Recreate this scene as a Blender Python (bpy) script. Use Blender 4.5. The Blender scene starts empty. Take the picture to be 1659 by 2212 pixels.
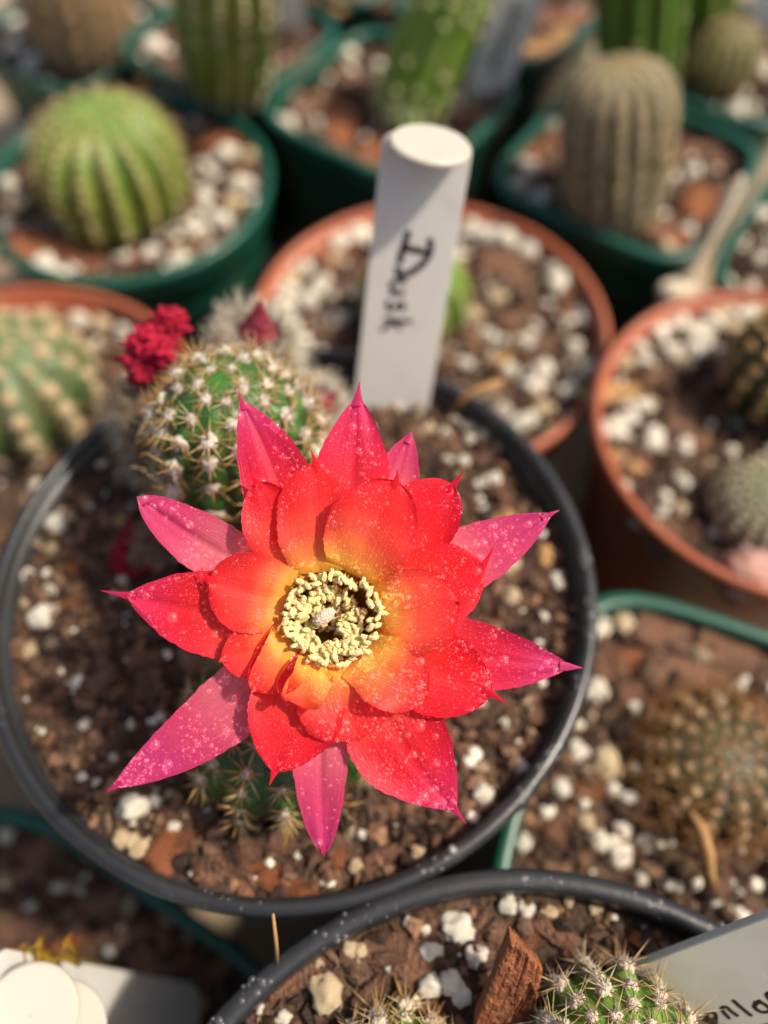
import bpy, math, random
import numpy as np
from mathutils import Vector, Matrix, Quaternion, noise as mnoise

random.seed(7)
rng = np.random.default_rng(11)
S = 0.01                      # all shapes are written in centimetres, linked in metres
R_ = math.radians
scene = bpy.context.scene
COL = scene.collection

# ------------------------------------------------------------------ camera
FPX, TILT, CAMZ = 1736.0, R_(30), 21.0     # focal length in photo units (1659 wide), tilt from straight down, height in cm
cam_d = bpy.data.cameras.new('camera')
cam = bpy.data.objects.new('camera', cam_d)
COL.objects.link(cam)
cam.location = (0, 0, CAMZ * S)
cam.rotation_euler = (TILT, 0, 0)
cam_d.sensor_fit = 'HORIZONTAL'
cam_d.sensor_width = 36.0
cam_d.lens = 36.0 * FPX / 1659.0
cam_d.clip_start = 0.005
cam_d.clip_end = 20.0
cam_d.dof.use_dof = True
cam_d.dof.focus_distance = 10.25 * S
cam_d.dof.aperture_fstop = cam_d.lens / 4.2
scene.camera = cam

# ------------------------------------------------------------------ sky, sun, exposure
SUN = Vector((0.58, 0.0, 0.81)).normalized()
world = bpy.data.worlds.new('World')
scene.world = world
world.use_nodes = True
wn = world.node_tree
sky = wn.nodes.new('ShaderNodeTexSky')
sky.sky_type = 'NISHITA'
sky.sun_disc = False
sky.dust_density = 4.0
sky.ozone_density = 0.4
sky.sun_elevation = math.asin(SUN.z)
sky.sun_rotation = math.atan2(SUN.x, SUN.y)
wn.links.new(sky.outputs[0], wn.nodes['Background'].inputs[0])
wn.nodes['Background'].inputs[1].default_value = 0.12
sun_d = bpy.data.lights.new('sun', 'SUN')
sun_d.energy = 4.4
sun_d.angle = R_(3)
sun_d.color = (1.0, 0.90, 0.75)
sun = bpy.data.objects.new('sun', sun_d)
COL.objects.link(sun)
sun.rotation_euler = (-SUN).to_track_quat('-Z', 'Y').to_euler()
scene.view_settings.view_transform = 'Standard'
scene.view_settings.look = 'None'
scene.view_settings.exposure = 0.22
scene.view_settings.gamma = 1.0
scene.view_settings.use_curve_mapping = False
scene.cycles.use_denoising = True
scene.cycles.max_bounces = 8
scene.cycles.transparent_max_bounces = 16

# ------------------------------------------------------------------ helpers
s_, c_ = math.sin(TILT), math.cos(TILT)
FW = Vector((0, s_, -c_)); UP = Vector((0, c_, s_)); RT = Vector((1, 0, 0))
CAM = Vector((0, 0, CAMZ))

def ray(x, y):
    return FW + RT * ((x - 829.5) / FPX) + UP * ((1106 - y) / FPX)

def at(x, y, z):                      # photo position -> point on the level plane z
    d = ray(x, y)
    return CAM + d * ((z - CAMZ) / d.z)

def at_depth(x, y, dep):
    return CAM + ray(x, y) * dep

def depth(p):
    return (Vector(p) - CAM).dot(FW)

def mesh(name, verts, faces, mats, smooth=True, attrs=None, uvs=None, midx=None):
    me = bpy.data.meshes.new(name)
    v = np.asarray(verts, dtype=float) * S
    me.from_pydata(v.tolist(), [], faces if isinstance(faces, list) else faces.tolist())
    for m in (mats if isinstance(mats, (list, tuple)) else [mats]):
        me.materials.append(m)
    if smooth:
        me.polygons.foreach_set('use_smooth', [True] * len(me.polygons))
    if midx is not None:
        me.polygons.foreach_set('material_index', np.asarray(midx, dtype=np.int32))
    for k, a in (attrs or {}).items():
        a = np.asarray(a, dtype=np.float32)
        if a.ndim == 2:
            at_ = me.attributes.new(k, 'FLOAT_COLOR', 'POINT')
            if a.shape[1] == 3:
                a = np.hstack([a, np.ones((len(a), 1), np.float32)])
            at_.data.foreach_set('color', a.ravel())
        else:
            at_ = me.attributes.new(k, 'FLOAT', 'POINT')
            at_.data.foreach_set('value', a)
    if uvs is not None:
        uvl = me.uv_layers.new(name='UVMap')
        li = np.empty(len(me.loops), dtype=np.int32)
        me.loops.foreach_get('vertex_index', li)
        uvl.data.foreach_set('uv', np.asarray(uvs, dtype=np.float32)[li].ravel())
    me.update()
    return me

def put(name, me, parent=None, loc=(0, 0, 0), rot=None, scale=None):
    o = bpy.data.objects.new(name, me)
    COL.objects.link(o)
    o.location = Vector(loc) * S
    if rot is not None:
        o.rotation_mode = 'QUATERNION'
        o.rotation_quaternion = rot
    if scale is not None:
        o.scale = scale if isinstance(scale, (tuple, list, Vector)) else (scale,) * 3
    if parent:
        o.parent = parent
    return o

def tag(o, label=None, cat=None, group=None, kind=None):
    if label: o['label'] = label
    if cat: o['category'] = cat
    if group: o['group'] = group
    if kind: o['kind'] = kind
    return o

def thing(name, loc, label, cat, rot=None, group=None):
    return tag(put(name, None, None, loc, rot), label, cat, group)

def ico(sub):
    t = (1 + 5 ** .5) / 2
    v = [(-1, t, 0), (1, t, 0), (-1, -t, 0), (1, -t, 0), (0, -1, t), (0, 1, t), (0, -1, -t), (0, 1, -t), (t, 0, -1), (t, 0, 1), (-t, 0, -1), (-t, 0, 1)]
    f = [(0, 11, 5), (0, 5, 1), (0, 1, 7), (0, 7, 10), (0, 10, 11), (1, 5, 9), (5, 11, 4), (11, 10, 2), (10, 7, 6), (7, 1, 8), (3, 9, 4), (3, 4, 2), (3, 2, 6), (3, 6, 8), (3, 8, 9), (4, 9, 5), (2, 4, 11), (6, 2, 10), (8, 6, 7), (9, 8, 1)]
    v = [Vector(p).normalized() for p in v]
    for _ in range(sub):
        cache = {}; nf = []
        def mid(a, b):
            k = (min(a, b), max(a, b))
            if k not in cache:
                v.append(((v[a] + v[b]) / 2).normalized()); cache[k] = len(v) - 1
            return cache[k]
        for a, b, c in f:
            ab, bc, ca = mid(a, b), mid(b, c), mid(c, a)
            nf += [(a, ab, ca), (b, bc, ab), (c, ca, bc), (ab, bc, ca)]
        f = nf
    return np.array([tuple(p) for p in v]), f

ICO = [ico(i) for i in range(4)]

def lump(sub, seed, amp, freq, sq=(1, 1, 1), octv=3):
    v, f = ICO[sub]
    out = []
    for p in v:
        q = Vector(p)
        n = mnoise.fractal(q * freq + Vector((seed * 7.3, seed * 3.1, seed)), 0.8, 2.1, octv)
        q = q * (1 + amp * n)
        out.append((q.x * sq[0], q.y * sq[1], q.z * sq[2]))
    return np.array(out), f

class MB:                                # collects pieces that belong to ONE part
    def __init__(s): s.v = []; s.f = []; s.c = []; s.m = []; s.n = 0
    def add(s, v, f, col=None, mi=0):
        v = np.asarray(v, float)
        s.v.append(v); s.f += [tuple(i + s.n for i in q) for q in f]; s.n += len(v)
        s.c.append(np.tile(np.asarray(col if col is not None else (1, 1, 1), np.float32), (len(v), 1)) if np.ndim(col) < 2 else np.asarray(col, np.float32))
        s.m += [mi] * len(f)
    def tube(s, pts, rads, n=5, col=None, mi=0):
        pts = [Vector(p) for p in pts]; v = []; f = []
        for i, p in enumerate(pts):
            t = (pts[min(i + 1, len(pts) - 1)] - pts[max(i - 1, 0)]).normalized()
            a = t.cross(Vector((0.31, 0.2, 0.93))); a = a.normalized() if a.length > 1e-5 else Vector((1, 0, 0))
            b = t.cross(a)
            for k in range(n):
                w = 2 * math.pi * k / n
                v.append(tuple(p + (a * math.cos(w) + b * math.sin(w)) * rads[i]))
        for i in range(len(pts) - 1):
            for k in range(n):
                k2 = (k + 1) % n
                f.append((i * n + k, i * n + k2, (i + 1) * n + k2, (i + 1) * n + k))
        f.append(tuple(range(n))[::-1]); f.append(tuple((len(pts) - 1) * n + k for k in range(n)))
        if col is not None and np.ndim(col) == 2:
            col = np.repeat(np.asarray(col, np.float32), n, axis=0)
        s.add(v, f, col, mi)
    def mesh(s, name, mats, smooth=True):
        return mesh(name, np.vstack(s.v), s.f, mats, smooth, {'col': np.vstack(s.c)}, None, s.m)

# ------------------------------------------------------------------ materials
def mat(name, col=None, rough=0.6, spec=0.5, attr=None, var=None, bump=None, coat=0, trans=0.0, transcol=None, sheen=0, sss=0, coords='Object'):
    m = bpy.data.materials.new(name); m.use_nodes = True
    nt = m.node_tree; N = nt.nodes; L = nt.links
    b = N['Principled BSDF']
    b.inputs['Roughness'].default_value = rough
    b.inputs['Specular IOR Level'].default_value = spec
    b.inputs['Coat Weight'].default_value = coat
    b.inputs['Sheen Weight'].default_value = sheen
    if sss:
        b.inputs['Subsurface Weight'].default_value = sss
        b.inputs['Subsurface Radius'].default_value = (0.4, 0.3, 0.2)
        b.inputs['Subsurface Scale'].default_value = 0.004
    tc = N.new('ShaderNodeTexCoord')
    if attr:
        a = N.new('ShaderNodeAttribute'); a.attribute_name = attr; src = a.outputs['Color']
    else:
        c = N.new('ShaderNodeRGB'); c.outputs[0].default_value = (*col, 1); src = c.outputs[0]
    for (scale, detail, colr, lo, hi, fac) in (var or []):
        nz = N.new('ShaderNodeTexNoise'); nz.inputs['Scale'].default_value = scale; nz.inputs['Detail'].default_value = detail
        L.new(tc.outputs[coords], nz.inputs['Vector'])
        mr = N.new('ShaderNodeMapRange'); mr.inputs[1].default_value = lo; mr.inputs[2].default_value = hi; mr.inputs[4].default_value = fac
        L.new(nz.outputs[0], mr.inputs[0])
        mx = N.new('ShaderNodeMix'); mx.data_type = 'RGBA'
        L.new(mr.outputs[0], mx.inputs[0]); L.new(src, mx.inputs[6]); mx.inputs[7].default_value = (*colr, 1)
        src = mx.outputs[2]
    L.new(src, b.inputs['Base Color'])
    if bump:
        scale, strength, dist, detail = bump
        nz = N.new('ShaderNodeTexNoise'); nz.inputs['Scale'].default_value = scale; nz.inputs['Detail'].default_value = detail
        L.new(tc.outputs[coords], nz.inputs['Vector'])
        bp = N.new('ShaderNodeBump'); bp.inputs['Strength'].default_value = strength; bp.inputs['Distance'].default_value = dist
        L.new(nz.outputs[0], bp.inputs['Height']); L.new(bp.outputs[0], b.inputs['Normal'])
    if trans:
        t = N.new('ShaderNodeBsdfTranslucent')
        if transcol: t.inputs[0].default_value = (*transcol, 1)
        else: L.new(src, t.inputs[0])
        ms = N.new('ShaderNodeMixShader'); ms.inputs[0].default_value = trans
        L.new(b.outputs[0], ms.inputs[1]); L.new(t.outputs[0], ms.inputs[2])
        L.new(ms.outputs[0], N['Material Output'].inputs[0])
    return m

M = {}
M['bench'] = mat('bench', (0.33, 0.25, 0.16), 0.8, var=[(40, 6, (0.16, 0.11, 0.07), .4, .7, .7)], bump=(300, .4, .001, 4))
M['black'] = mat('black_plastic', (0.020, 0.021, 0.023), 0.34, var=[(60, 5, (0.045, 0.044, 0.043), .5, .75, .6), (900, 3, (0.07, 0.065, 0.055), .64, .74, .4)], bump=(700, .12, .0004, 3))
M['terra'] = mat('terracotta_plastic', (0.36, 0.088, 0.036), 0.5, var=[(50, 5, (0.44, 0.16, 0.085), .45, .75, .7), (700, 3, (0.2, 0.1, 0.06), .63, .72, .5)], bump=(500, .12, .0004, 3))
M['green'] = mat('green_plastic', (0.005, 0.068, 0.043), 0.38, var=[(60, 5, (0.012, 0.115, 0.075), .45, .75, .8), (800, 3, (0.10, 0.09, 0.06), .63, .72, .45)], bump=(500, .1, .0004, 3))
M['soil'] = mat('soil', (0.072, 0.038, 0.022), 0.85, var=[(180, 6, (0.17, 0.095, 0.053), .45, .7, .9), (700, 5, (0.025, 0.014, 0.009), .5, .7, .8)], bump=(900, .8, .003, 6))
M['crumb'] = mat('soil_crumb', attr='col', rough=0.75, spec=.4, var=[(900, 4, (0.02, 0.011, 0.007), .45, .75, .6)], bump=(1800, .6, .001, 4))
M['perlite'] = mat('perlite', (0.82, 0.75, 0.62), 0.85, .25, var=[(160, 4, (0.66, 0.55, 0.38), .5, .75, .65), (1100, 4, (0.34, 0.25, 0.16), .62, .74, .6)], bump=(1400, .7, .0012, 5), sss=.15)
M['perlite_tan'] = mat('perlite_tan', (0.62, 0.47, 0.28), 0.85, .25, var=[(200, 4, (0.72, 0.60, 0.42), .45, .75, .8), (1100, 4, (0.28, 0.18, 0.1), .62, .74, .6)], bump=(1400, .7, .0012, 5))
M['bark'] = mat('bark', (0.21, 0.105, 0.06), 0.8, .3, var=[(150, 6, (0.09, 0.045, 0.028), .42, .66, .9), (600, 5, (0.30, 0.15, 0.08), .58, .75, .7)], bump=(700, .9, .002, 6))
M['barkred'] = mat('bark_red', (0.32, 0.11, 0.042), 0.75, .3, var=[(150, 6, (0.12, 0.04, 0.02), .42, .66, .9), (800, 5, (0.36, 0.16, 0.08), .58, .75, .7)], bump=(900, .9, .002, 6))
M['straw'] = mat('straw', (0.45, 0.25, 0.09), 0.7, var=[(300, 4, (0.26, 0.12, 0.04), .5, .75, .7)], trans=.15)
M['labelw'] = mat('label_plastic', (0.80, 0.78, 0.74), 0.42, .4, var=[(120, 5, (0.60, 0.57, 0.52), .52, .78, .5), (2200, 3, (0.25, 0.2, 0.15), .70, .76, .6)], trans=.35)
M['labelg'] = mat('label_plastic_old', (0.60, 0.58, 0.48), 0.35, .5, var=[(120, 5, (0.50, 0.47, 0.37), .45, .75, .6), (1500, 3, (0.75, 0.75, 0.68), .68, .74, .7)], trans=.12)
M['labelb'] = mat('label_plastic_blue', (0.80, 0.79, 0.76), 0.4, .4, var=[(120, 5, (0.42, 0.42, 0.42), .5, .75, .5)], trans=.5)
M['disc'] = mat('label_disc', (0.52, 0.475, 0.40), 0.45, .4, var=[(150, 5, (0.46, 0.41, 0.33), .55, .8, .5), (1800, 3, (0.35, 0.25, 0.15), .72, .78, .6)])
M['ink'] = mat('ink', (0.012, 0.012, 0.016), 0.5, .3)
M['inkb'] = mat('ink_brown', (0.035, 0.018, 0.012), 0.5, .3)
M['inkg'] = mat('ink_faded', (0.09, 0.10, 0.11), 0.6, .3)
M['stake'] = mat('stake', (0.62, 0.52, 0.38), 0.75, var=[(200, 5, (0.45, 0.35, 0.22), .45, .7, .7)], bump=(600, .5, .001, 4))
M['body'] = mat('cactus_skin', attr='col', rough=.42, spec=.45, var=[(250, 5, (0.10, 0.16, 0.03), .5, .8, .4), (1500, 3, (0.16, 0.24, 0.10), .62, .8, .4)], bump=(1300, .25, .0006, 4), sss=.08)
M['wool'] = mat('areole_wool', attr='col', rough=.95, spec=.1, var=[(1500, 4, (0.42, 0.30, 0.20), .5, .8, .5)], bump=(2600, .8, .001, 4), sheen=.3)
M['spine'] = mat('spine', attr='col', rough=.4, spec=.5, trans=.25)
M['hair'] = mat('hair', attr='col', rough=.7, spec=.2, trans=.35)
M['wither'] = mat('withered_petal', attr='col', rough=.6, spec=.3, var=[(500, 5, (0.30, 0.01, 0.03), .45, .75, .8)], bump=(900, .8, .002, 5), trans=.2)
M['anther'] = mat('anther', (0.97, 0.74, 0.31), 0.85, .2, var=[(2500, 4, (0.98, 0.82, 0.44), .4, .7, .9)], bump=(5000, .6, .0005, 4), trans=.10)
M['filament'] = mat('filament', (0.75, 0.38, 0.04), 0.5, .3, trans=.4)
M['stigma'] = mat('stigma', (0.90, 0.64, 0.46), 0.8, .2, var=[(2500, 3, (0.92, 0.74, 0.56), .4, .7, .9)], bump=(5000, .9, .0006, 4))
M['style'] = mat('style', (0.42, 0.36, 0.05), 0.5, .3)
M['throat'] = mat('throat', attr='col', rough=.5, spec=.3, var=[(900, 3, (0.50, 0.20, 0.01), .5, .8, .4)], trans=.3)
M['tubeskin'] = mat('flower_tube', (0.16, 0.15, 0.05), 0.6, .3, var=[(400, 4, (0.30, 0.08, 0.06), .45, .7, .8)], bump=(900, .6, .002, 4))

def petal_material():
    m = bpy.data.materials.new('petal'); m.use_nodes = True
    nt = m.node_tree; N = nt.nodes; L = nt.links
    b = N['Principled BSDF']; b.inputs['Roughness'].default_value = .42; b.inputs['Specular IOR Level'].default_value = .22
    a = N.new('ShaderNodeAttribute'); a.attribute_name = 'col'
    uv = N.new('ShaderNodeUVMap')
    mp = N.new('ShaderNodeMapping'); mp.inputs['Scale'].default_value = (42, 2.2, 1)
    L.new(uv.outputs[0], mp.inputs[0])
    n1 = N.new('ShaderNodeTexNoise'); n1.inputs['Scale'].default_value = 1.0; n1.inputs['Detail'].default_value = 4
    L.new(mp.outputs[0], n1.inputs['Vector'])
    hs = N.new('ShaderNodeHueSaturation')
    mr = N.new('ShaderNodeMapRange'); mr.inputs[1].default_value = .3; mr.inputs[2].default_value = .7; mr.inputs[3].default_value = .91; mr.inputs[4].default_value = 1.06
    L.new(n1.outputs[0], mr.inputs[0]); L.new(mr.outputs[0], hs.inputs['Value']); L.new(a.outputs['Color'], hs.inputs['Color'])
    tc = N.new('ShaderNodeTexCoord')
    n2 = N.new('ShaderNodeTexNoise'); n2.inputs['Scale'].default_value = 3200; n2.inputs['Detail'].default_value = 2
    L.new(tc.outputs['Object'], n2.inputs['Vector'])
    m2 = N.new('ShaderNodeMapRange'); m2.inputs[1].default_value = .6; m2.inputs[2].default_value = .8; m2.inputs[4].default_value = .18
    L.new(n2.outputs[0], m2.inputs[0])
    mx = N.new('ShaderNodeMix'); mx.data_type = 'RGBA'; L.new(m2.outputs[0], mx.inputs[0]); L.new(hs.outputs[0], mx.inputs[6]); mx.inputs[7].default_value = (.85, .30, .34, 1)
    L.new(mx.outputs[2], b.inputs['Base Color'])
    ad = N.new('ShaderNodeMath'); ad.operation = 'MULTIPLY_ADD'; ad.inputs[1].default_value = .35
    L.new(n2.outputs[0], ad.inputs[0]); L.new(n1.outputs[0], ad.inputs[2])
    bp = N.new('ShaderNodeBump'); bp.inputs['Strength'].default_value = .22; bp.inputs['Distance'].default_value = .0006
    L.new(ad.outputs[0], bp.inputs['Height']); L.new(bp.outputs[0], b.inputs['Normal'])
    t = N.new('ShaderNodeBsdfTranslucent'); L.new(mx.outputs[2], t.inputs[0])
    ms = N.new('ShaderNodeMixShader'); ms.inputs[0].default_value = .42
    L.new(b.outputs[0], ms.inputs[1]); L.new(t.outputs[0], ms.inputs[2]); L.new(ms.outputs[0], N['Material Output'].inputs[0])
    return m
M['petal'] = petal_material()

def water_material():
    m = bpy.data.materials.new('water'); m.use_nodes = True
    nt = m.node_tree; N = nt.nodes; L = nt.links
    N.remove(N['Principled BSDF'])
    tr = N.new('ShaderNodeBsdfTransparent'); tr.inputs[0].default_value = (1, .97, .97, 1)
    gl = N.new('ShaderNodeBsdfGlossy'); gl.inputs['Roughness'].default_value = .28
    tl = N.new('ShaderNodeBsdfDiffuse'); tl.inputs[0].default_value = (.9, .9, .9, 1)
    fr = N.new('ShaderNodeFresnel'); fr.inputs[0].default_value = 1.50
    L.new(fr.outputs[0], gl.inputs['Color'])
    tl.inputs[0].default_value = (.03, .03, .03, 1); tr.inputs[0].default_value = (1, 1, 1, 1)  # faint white diffuse added to the drops, painted in for their glint
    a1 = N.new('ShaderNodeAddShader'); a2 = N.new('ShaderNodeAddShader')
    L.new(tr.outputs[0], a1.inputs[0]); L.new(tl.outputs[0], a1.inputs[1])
    L.new(a1.outputs[0], a2.inputs[0]); L.new(gl.outputs[0], a2.inputs[1])
    L.new(a2.outputs[0], N['Material Output'].inputs[0])
    return m
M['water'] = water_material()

# ------------------------------------------------------------------ the bench
GZ = -3.0
tag(put('bench_top', mesh('bench_top', [(-120, -60, GZ), (120, -60, GZ), (120, 180, GZ), (-120, 180, GZ)], [(0, 1, 2, 3)], M['bench'], False)),
    'beige bench surface under the pots', None, None, 'structure')

# ------------------------------------------------------------------ pots
def shape_fn(square, rot):
    if not square:
        return lambda t: 1.0
    def f(t):
        a = t - rot
        return 1.0 / (abs(math.cos(a)) ** 5 + abs(math.sin(a)) ** 5) ** (1 / 5)
    return f

def lathe(profile, shp, n, closed=False):
    v = []; f = []
    for r, z in profile:
        for k in range(n):
            t = 2 * math.pi * k / n; q = r * shp(t)
            v.append((q * math.cos(t), q * math.sin(t), z))
    m = len(profile)
    for i in range(m if closed else m - 1):
        j = (i + 1) % m
        for k in range(n):
            k2 = (k + 1) % n
            f.append((i * n + k, i * n + k2, j * n + k2, j * n + k))
    if not closed:
        f.append(tuple(range(n))[::-1])
    return v, f

POT = {}
def pot(key, name, cx, cy, zr, R, mt, label, square=False, rot=0, drop=.75, rimw=.3, phrase='', group=None, bumpy=.12):
    shp = shape_fn(square, rot)
    H = zr - GZ
    t = thing(name, (cx, cy, GZ), label, 'pot', group=group)
    n = 96
    b = .74
    prof = [(R * b, 0), (R * b + .1, .02), (R - .42, H - 1.25), (R - .20, H - 1.18), (R - .16, H - .22), (R - .26, H - .2),
            (R - .34, H - 1.2), (R * b, .35), (.01, .35)]
    v, f = lathe(prof, shp, n)
    put('wall', mesh('pot_wall', v, f, M[mt]), t)
    w = rimw
    rp = [(R - .08, H - .40), (R - .02, H - .34), (R + .02, H - .10), (R - .03, H - .03), (R - .09, H), (R - w + .08, H - .005), (R - w + .02, H - .04), (R - w, H - .1), (R - w - .03, H - .55), (R - w + .05, H - .6)]
    v, f = lathe(rp, shp, n, True)
    put('rim', mesh('pot_rim', v, f, M[mt]), t)
    POT[key] = dict(t=t, c=(cx, cy), zr=zr, R=R - w - .02, shp=shp, zs=zr - drop, phrase=phrase, bump=bumpy, keep=[], Ro=R, w=w)
    return t

pot('main', 'plastic_pot', -1.62, 6.15, 8.0, 5.4, 'black', 'round black plastic pot holding the red flowering cactus and the Dusk tag', drop=.62, rimw=.24, phrase='flowering cactus pot')
pot('front', 'plastic_pot', 2.0, -4.62, 8.0, 6.0, 'black', 'wet round black pot with the red bark sliver and a small green cactus', drop=.5, rimw=.30, phrase='bark sliver pot')
pot('mid', 'plastic_pot', 1.25, 15.6, 4.5, 4.95, 'terra', 'round terracotta pot directly behind the Dusk tag', drop=.7, rimw=.23, phrase='pot behind the Dusk tag')
pot('right', 'plastic_pot', 9.75, 11.5, 5.2, 4.65, 'terra', 'round terracotta pot with the beige stake at its rim', drop=.7, rimw=.22, phrase='beige stake pot')
pot('left', 'plastic_pot', -9.8, 11.75, 4.4, 5.35, 'terra', 'round terracotta pot holding a green cactus dotted with tan areoles', drop=.95, rimw=.24, phrase='dotted cactus pot')
pot('barrel', 'plastic_pot', -8.0, 21.5, 4.5, 4.5, 'green', 'round green pot holding the ribbed barrel cactus', drop=.45, phrase='barrel cactus pot')
RA = R_(-35)
pot('finger', 'plastic_pot', .25, 25.7, 4.5, 3.5, 'green', 'square green pot holding the finger cactus and a grey tag', True, RA, .6, phrase='finger cactus pot')
pot('column', 'plastic_pot', -5.6, 29.5, 4.5, 3.2, 'green', 'square green pot holding the yellowed column cactus', True, RA, .5, phrase='yellowed column pot')
pot('brown', 'plastic_pot', -12.3, 32.6, 3.0, 3.4, 'green', 'square green pot holding the brown fuzzy cactus', True, RA, .5, phrase='brown fuzzy cactus pot')
pot('tan', 'plastic_pot', 7.75, 22.3, 4.5, 3.5, 'green', 'square green pot holding the tan spined cylinder cactus', True, RA, .6, phrase='tan cylinder cactus pot')
pot('edge', 'plastic_pot', 13.75, 18.0, 4.5, 3.5, 'green', 'square green pot between the tan cactus pot and the beige stake', True, RA, .6, phrase='green pot behind the stake')
pot('ribbed', 'plastic_pot', 12.0, 28.5, 4.5, 3.5, 'green', 'square green pot holding the ribbed green columns', True, RA, .6, phrase='ribbed columns pot')
pot('bark', 'plastic_pot', 4.6, 32.0, 4.5, 3.5, 'green', 'square green pot of bark behind the finger cactus pot', True, RA, .6, phrase='bark filled pot')
pot('spiny', 'plastic_pot', 6.55, 2.35, 5.4, 4.1, 'green', 'square green pot holding the dark cactus with orange spines', True, R_(-21), .5, phrase='orange spined cactus pot')
pot('shade', 'plastic_pot', -7.67, -2.6, 1.5, 5.0, 'green', 'square green pot in shadow with the tag bearing white discs', True, R_(-30), .5, phrase='white disc tag pot')
pot('far', 'plastic_pot', -1.6, 35.6, 4.5, 3.3, 'green', 'square green pot behind the yellowed column cactus', True, RA, .6, phrase='pot behind the column cactus')

# ------------------------------------------------------------------ soil
def soil_z(P, x, y):
    cx, cy = P['c']
    q = Vector((x * .9 + cx, y * .9 - cy, 1.7))
    return P['zs'] + P['bump'] * (mnoise.fractal(q, .9, 2.0, 4)) * 1.1

def crumbs(P, n, smin, smax):
    cx, cy = P['c']
    v0, f0 = ICO[0]; f0 = np.array(f0)
    V = []; F = []; C = []; k = 0
    pal = np.array([(0.075, .037, .020), (.125, .065, .037), (.20, .11, .064), (.035, .018, .011), (.25, .13, .068), (.155, .072, .037), (.33, .235, .15)])
    for i in range(n):
        t = random.random() * 2 * math.pi
        r = math.sqrt(random.random()) * P['R'] * P['shp'](t) * .985
        x, y = r * math.cos(t), r * math.sin(t)
        s = smin + (smax - smin) * random.random() ** 3
        A = rng.normal(size=(3, 3)); Q, _ = np.linalg.qr(A)
        sc = s * np.array([1, .55 + .5 * random.random(), .35 + .4 * random.random()])
        v = (v0 * (1 + .28 * rng.normal(size=(12, 1))) * sc) @ Q.T
        v = v + np.array([x, y, soil_z(P, x, y) - P['zs'] + s * .25])
        V.append(v); F.append(f0 + k); k += 12
        C.append(np.tile(pal[rng.choice(7, p=[.24, .2, .16, .18, .09, .1, .03])] * (.7 + .6 * random.random()), (12, 1)))
    return np.vstack(V), np.vstack(F), np.vstack(C)

for key, P in POT.items():
    cx, cy = P['c']
    near = key in ('main', 'front', 'spiny')
    nr, nt = (46, 120) if near else (22, 64)
    v = [(0, 0, soil_z(P, 0, 0) - P['zs'])]; f = []
    for i in range(1, nr + 1):
        for k in range(nt):
            t = 2 * math.pi * k / nt
            r = (P['R'] + .05) * P['shp'](t) * i / nr
            x, y = r * math.cos(t), r * math.sin(t)
            v.append((x, y, soil_z(P, x, y) - P['zs']))
    for k in range(nt):
        f.append((0, 1 + k, 1 + (k + 1) % nt))
    for i in range(nr - 1):
        for k in range(nt):
            a = 1 + i * nt; b_ = a + nt; k2 = (k + 1) % nt
            f.append((a + k, b_ + k, b_ + k2, a + k2))
    so = tag(put('potting_soil', mesh('soil', v, f, M['soil']), None, (cx, cy, P['zs'])),
             'dark brown gritty potting soil in the ' + P['phrase'], 'soil', None, 'stuff')
    n = {'main': 8500, 'front': 6500, 'spiny': 3000, 'shade': 1800, 'right': 1500, 'mid': 1500, 'left': 1200}.get(key, 700)
    V, F, C = crumbs(P, n, .03 if near else .07, (.20 if key != 'spiny' else .26) if near else .34)
    tag(put('soil_crumbs', mesh('crumbs', V, F, M['crumb'], False, {'col': C}), so), None, None, None, 'stuff')

# ------------------------------------------------------------------ cacti
def ell_body(R, H, ribs, rd, tub=0.0, nz=0, colr=None, col2=None, cut=.14, power=2.0, seed=0, phase=0.0, nseg=None, nlev=44, patch=None, pf=1.2, pa=.6):
    """local body: base at z=0, top at z=H"""
    nseg = nseg or ribs * 10
    V = []; F = []; C = []
    def prof(s):                                   # s 0 base .. 1 top
        w = cut + (1 - cut) * s
        c = math.cos(math.pi * w); sgn = 1 if c > 0 else -1
        zz = -sgn * abs(c) ** (2 / power * 1.0)
        rr = (max(0, 1 - abs(zz) ** power)) ** (1 / power)
        return rr, zz
    z0 = prof(0)[1]
    def pt(s, th):
        rr, zz = prof(s)
        z = (zz - z0) / (1 - z0) * H
        k = abs(math.cos((th - phase) * ribs / 2)) if ribs else 1
        fall = min(1, (1 - s) * 5)
        m = 1 - rd * (1 - k ** 1.2) * (.35 + .65 * fall)
        if tub:
            m += tub * math.cos(nz * 2 * math.pi * s) * k
        return Vector((R * rr * m * math.cos(th), R * rr * m * math.sin(th), z)), k
    for i in range(nlev + 1):
        s = i / nlev
        for j in range(nseg):
            p, k = pt(s, 2 * math.pi * j / nseg)
            V.append(tuple(p))
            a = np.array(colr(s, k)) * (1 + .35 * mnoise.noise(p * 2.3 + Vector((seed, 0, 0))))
            if patch is not None:
                w_ = min(1, max(0, mnoise.fractal(p * pf + Vector((seed * 3.1, 1, 0)), .8, 2, 3) * 1.6 + .25)) * pa
                a = a * (1 - w_) + np.array(patch) * w_
            C.append(a)
    for i in range(nlev):
        for j in range(nseg):
            j2 = (j + 1) % nseg
            F.append((i * nseg + j, i * nseg + j2, (i + 1) * nseg + j2, (i + 1) * nseg + j))
    return np.array(V), F, np.array(C), pt

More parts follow.
